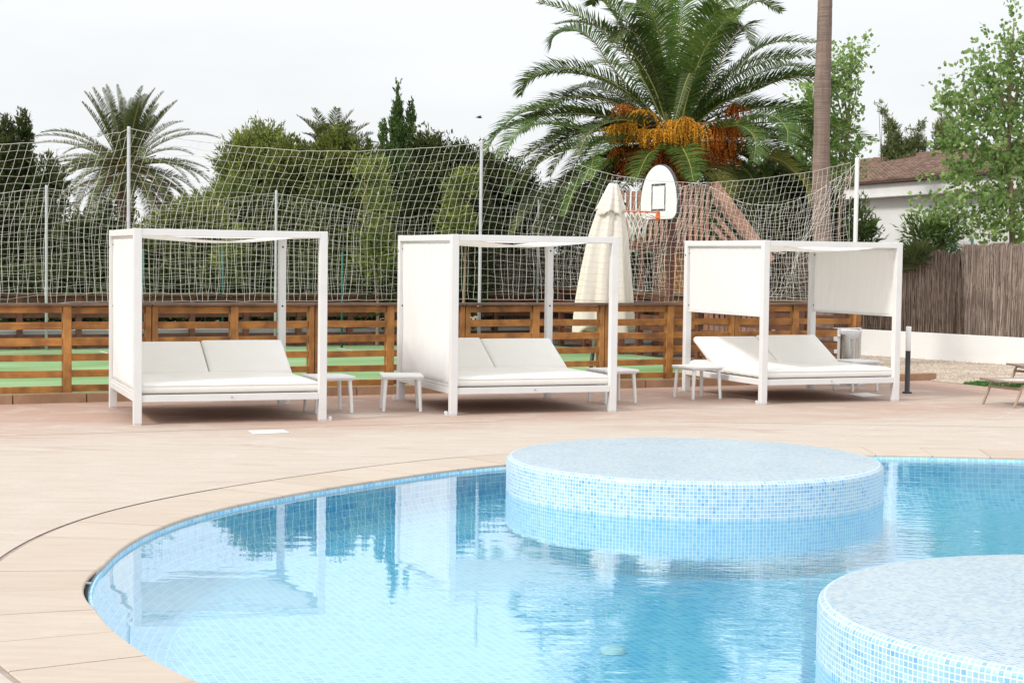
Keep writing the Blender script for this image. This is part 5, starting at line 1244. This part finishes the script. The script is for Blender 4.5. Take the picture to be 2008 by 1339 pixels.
    for k in range(34):                              # the rest of the head, mostly turned away
        az = rg.uniform(-.15, PI + .15) if k < 30 else rg.uniform(PI, 2 * PI); el = rg.uniform(-.2, 1.15) if k < 30 else rg.uniform(1.2, 1.4)
        P = arc(cr + Vector((math.cos(az) * .15, math.sin(az) * .15, rg.uniform(-.2, .1))), az, el, rg.uniform(3.4, 4.2), rg.uniform(.9, 1.7))
        frond_mesh(P, .54, .036, 96, rg, vee=.32, droop=.3).build('frond', [mats[0 if k % 4 else 1], M['rachis']], t)
    for k in range(18):                              # lower, older leaves hanging behind the fruit
        az = rg.uniform(.2, PI - .2); P = arc(cr + Vector((math.cos(az) * .2, math.sin(az) * .2, -.35)), az, rg.uniform(-.5, .1), rg.uniform(2.6, 3.6), rg.uniform(.5, 1.0))
        frond_mesh(P, .42, .03, 64, rg).build('frond', [mats[1 if k % 2 else 0], M['rachis']], t)
    # fruit: (px, py, offset towards the viewer, length, gold or rust)
    FR = [(1205, 255, .5, .34, 1), (1235, 250, .7, .34, 1), (1262, 262, .9, .34, 1), (1290, 262, 1.0, .34, 1), (1318, 245, 1.1, .5, 1), (1345, 240, 1.1, .6, 1), (1362, 250, 1.0, .5, 1),
          (1215, 300, .5, .36, 0), (1245, 305, .7, .45, 0), (1275, 300, .9, .5, 0), (1305, 305, .8, .5, 0), (1335, 300, .8, .42, 0), (1225, 325, .4, .3, 0), (1262, 330, .5, .4, 0), (1300, 335, .5, .4, 0), (1330, 335, .4, .4, 0),
          (1405, 255, .6, .55, 0), (1430, 250, .5, .6, 0), (1452, 245, .2, .4, 0), (1390, 290, .5, .5, 0), (1425, 300, .3, .35, 0), (1370, 285, .7, .5, 0), (1440, 215, .0, .3, 0), (1222, 215, .3, .3, 0), (1255, 225, .5, .3, 1)]
    for i, (x, y, d, L, gold) in enumerate(FR):
        p = at(x, y, Y - d) - base; q = np.random.default_rng(100 + i); V = []; Fq = []
        for s_ in range(36):
            a = q.uniform(0, 2 * PI); sp = q.uniform(.02, .38); top = np.array([p.x, p.y, p.z + .12]); end = np.array([p.x + math.cos(a) * sp, p.y + math.sin(a) * sp, p.z - L * q.uniform(.45, 1)])
            midp = (top + end) / 2 + np.array([math.cos(a) * sp * .55, math.sin(a) * sp * .55, L * .22])
            pr = None
            for w_ in np.linspace(0, 1, 7):
                c_ = (1 - w_) ** 2 * top + 2 * w_ * (1 - w_) * midp + w_ * w_ * end; b = len(V)
                for o_ in ((.004, 0, 0), (-.002, .0035, 0), (-.002, -.0035, 0)): V.append(tuple(c_ + np.array(o_)))
                if pr is not None:
                    for e in range(3): Fq.append((pr + e, pr + (e + 1) % 3, b + (e + 1) % 3)); Fq.append((pr + e, b + (e + 1) % 3, b + e))
                pr = b
            for w_ in np.linspace(.25, 1, 15):
                c_ = (1 - w_) ** 2 * top + 2 * w_ * (1 - w_) * midp + w_ * w_ * end + q.normal(0, .012, 3); r_ = q.uniform(.011, .020); b = len(V)
                for o_ in ((0, 0, 1.3), (1, 0, 0), (-.5, .87, 0), (-.5, -.87, 0), (0, 0, -1.3)): V.append(tuple(c_ + np.array(o_) * r_))
                Fq += [(b, b + 1, b + 2), (b, b + 2, b + 3), (b, b + 3, b + 1), (b + 4, b + 2, b + 1), (b + 4, b + 3, b + 2), (b + 4, b + 1, b + 3)]
        o = link('fruit_cluster', np_mesh('fruit_cluster', V, Fq), M['fruit_amber'] if gold else M['fruit_rust'], t)
        if i % 4 == 0: tag(o, 'yellow orange fruit' if gold else 'rust red fruit')
        s0 = cr + Vector((0, 0, -.1)); m = MB(); m.tube(catmull([s0, s0.lerp(p, .5) + Vector((0, 0, .22)), p + Vector((0, 0, .12))], 4), [.02, .018, .017, .016, .015, .014, .013, .012, .010], 5); m.build('fruit_stalk', M['rachis_brown'], o)
big_palm()

# the grey green palm on the left
def left_palm():
    Y = 45; c0 = at(246, 330, Y); t = empty('date_palm', (c0.x, Y, 0), 0, label='grey green date palm with upright and drooping fronds on the left', cat='palm tree'); base = Vector(t.location)
    cr = c0 - base; rg = random.Random(12); m = MB()
    m.tube([Vector((0, 0, -.1)), Vector((0, 0, 1.5)), cr + Vector((0, 0, -.5)), cr], [.24, .22, .23, .15], 14)
    for k in range(90):
        a = rg.uniform(0, 2 * PI); z = cr.z - 2.4 + 2.3 * k / 90; p = Vector((math.cos(a) * .2, math.sin(a) * .2, z)); m.tube([p, p + Vector((math.cos(a) * .11, math.sin(a) * .11, .13))], [.045, .02], 5)
    m.build('trunk', M['date_trunk'], t)
    def add(az, el, L, bend, mt=None, ll=.25):
        P = arc(cr + Vector((math.cos(az) * .1, math.sin(az) * .1, 0)), az, el, L, bend, 14)
        frond_mesh(P, ll, .026, 66, rg, vee=.5, droop=.15).build('frond', [mt or M['frond_grey'], M['rachis']], t)
    for k in range(26):  add(rg.uniform(0, 2 * PI), rg.uniform(.95, 1.5), rg.uniform(1.85, 2.35), rg.uniform(.15, .7))
    for k in range(24):  add(k * 2 * PI / 24 + rg.uniform(-.15, .15), rg.uniform(.25, .9), rg.uniform(2.3, 2.8), rg.uniform(.6, 1.3))
    for k in range(26):  add(k * 2 * PI / 26 + rg.uniform(-.15, .15), rg.uniform(-.35, .45), rg.uniform(2.0, 2.6), rg.uniform(.7, 1.5))
    for k in range(20):
        az = rg.uniform(0, 2 * PI); P = arc(cr + Vector((math.cos(az) * .12, math.sin(az) * .12, -.25)), az, rg.uniform(-.6, .1), rg.uniform(1.7, 2.3), rg.uniform(1.0, 1.5), 12)
        frond_mesh(P, .3, .03, 40, rg, vee=.1, droop=.5).build('frond', [M['frond_dry'] if k % 3 == 0 else M['frond_grey'], M['rachis_brown']], t)
    m = MB()
    for k in range(40):
        az = rg.uniform(0, 2 * PI); P = arc(cr, az, rg.uniform(-.3, .9), rg.uniform(.5, .9), rg.uniform(.2, 1.4), 6); m.tube(P, .016, 4)
    m.build('fruit_stalk', M['rachis_brown'], t)
left_palm()
def hidden_palm():
    Y = 42; c0 = at(648, 318, Y); t = empty('date_palm', (c0.x, Y, 0), 0, label='palm whose fronds rise just above the middle hedge', cat='palm tree'); base = Vector(t.location)
    cr = c0 - base; rg = random.Random(22); m = MB(); m.tube([Vector((0, 0, -.1)), cr * .5, cr], [.26, .24, .2], 12); m.build('trunk', M['date_trunk'], t)
    for k in range(44):
        az = k * 2 * PI / 44 * 3 + rg.uniform(-.2, .2); el = rg.uniform(.15, 1.4)
        P = arc(cr, az, el, rg.uniform(1.15, 1.5), rg.uniform(.3, 1.2), 12); frond_mesh(P, .30, .028, 44, rg, vee=.4, droop=.2).build('frond', [M['frond_grey'], M['rachis']], t)
hidden_palm()
# tall bare fan palm trunk
def tall_trunk():
    Y = 29; b = at(1612, 600, Y); t = empty('fan_palm', (b.x - .01, Y, 0), 0, label='tall bare palm trunk rising out of the picture top, right of the big palm', cat='palm tree')
    k = Y / F_PX; pts = []
    for px_, py, wd in ((1618.5, -60, 27), (1618, 0, 28), (1616, 80, 29), (1613, 160, 32), (1611.5, 250, 31), (1610, 340, 34), (1611, 430, 36), (1613, 520, 38), (1613, 620, 40), (1612, 730, 50)):
        p = at(px_, py, Y); pts.append((p.x - t.location.x, p.z, wd * k / 2))
    m = MB(); V = []; Fs = []; n_ = 26; P = []
    pts = pts[::-1]; dense = []
    for (x0, z0, r0), (x1, z1, r1) in zip(pts, pts[1:]):
        for q in range(14):
            w_ = q / 14; dense.append((x0 + (x1 - x0) * w_, z0 + (z1 - z0) * w_, r0 + (r1 - r0) * w_))
    x, z, r_ = pts[-1]
    for i in range(1, 34): dense.append((x + .002 * i, z + i * .09, r_))
    rg = random.Random(3)
    for x, z, r_ in dense:
        rr_ = r_ * (1 + rg.uniform(-.02, .025))
        for a in range(n_): V.append((x + rr_ * math.cos(2 * PI * a / n_), rr_ * math.sin(2 * PI * a / n_), z))
    for i in range(len(dense) - 1):
        for a in range(n_): Fs.append((i * n_ + a, i * n_ + (a + 1) % n_, (i + 1) * n_ + (a + 1) % n_, (i + 1) * n_ + a))
    m.add(V, Fs); m.build('trunk', M['fan_trunk'], t, smooth=True)
    x, z, r_ = dense[-1]; rg = random.Random(7); m = MB()     # its crown stands well above the picture
    for k_ in range(34):
        az = rg.uniform(0, 2 * PI); el = rg.uniform(-.5, 1.3); c_ = Vector((x, 0, z)) + Vector((math.cos(az) * math.cos(el), math.sin(az) * math.cos(el), math.sin(el))) * .9
        fan_leaf(m, c_, az, el, .8, rg)
    m.build('crown', [M['frond_dark'], M['rachis']], t)
def fan_leaf(m, c_, az, el, R_, rg, n_=26):
    f = Vector((math.cos(az) * math.cos(el), math.sin(az) * math.cos(el), math.sin(el))); s_ = f.cross(Vector((0, 0, 1))).normalized(); u = s_.cross(f)
    for k in range(n_):
        a = -2.0 + 4.0 * k / (n_ - 1); d = f * math.cos(a) + s_ * math.sin(a) + u * rg.uniform(-.05, .12); d.normalize(); w_ = (s_ * math.cos(a) - f * math.sin(a)) * .028 * R_
        tip = c_ + d * R_ * rg.uniform(.9, 1.05) + Vector((0, 0, -.10 * R_)); mid = c_ + d * R_ * .6
        b = len(m.v); m.v += [tuple(c_), tuple(mid + w_), tuple(tip), tuple(mid - w_)]; m.f += [(b, b + 1, b + 2, b + 3)]; m.m += [0]

tall_trunk()
for px_, py, Y, sc, lb, sd in ((1800, 505, 32.2, .75, 'fan palm with spiky round leaves rising over the brush fence right of the right daybed', 3), (1715, 500, 34.2, .55, 'small fan palm peeping over the roof of the right daybed', 5)):
    c0 = at(px_, py, Y); t = empty('low_fan_palm', (c0.x, Y, 0), 0, label=lb, cat='palm tree', group='low fan palms behind the brush fence'); rg = random.Random(sd)
    m = MB(); m.tube([(0, 0, -.1), (0, 0, c0.z - .3)], [.12, .09], 10); m.build('trunk', M['date_trunk'], t)
    for k in range(11):
        az = rg.uniform(0, 2 * PI) if k > 4 else -PI / 2 + rg.uniform(-1.2, 1.2); el = rg.uniform(.5, 1.35); st_ = Vector((0, 0, c0.z - .35)); c_ = st_ + Vector((math.cos(az) * math.cos(el), math.sin(az) * math.cos(el), math.sin(el))) * .35 * sc
        m = MB(); m.tube([st_, c_], .008, 5, m=1); fan_leaf(m, c_, az, el, .62 * sc / .75, rg); m.build('frond', [M['frond_grey'], M['rachis']], t)
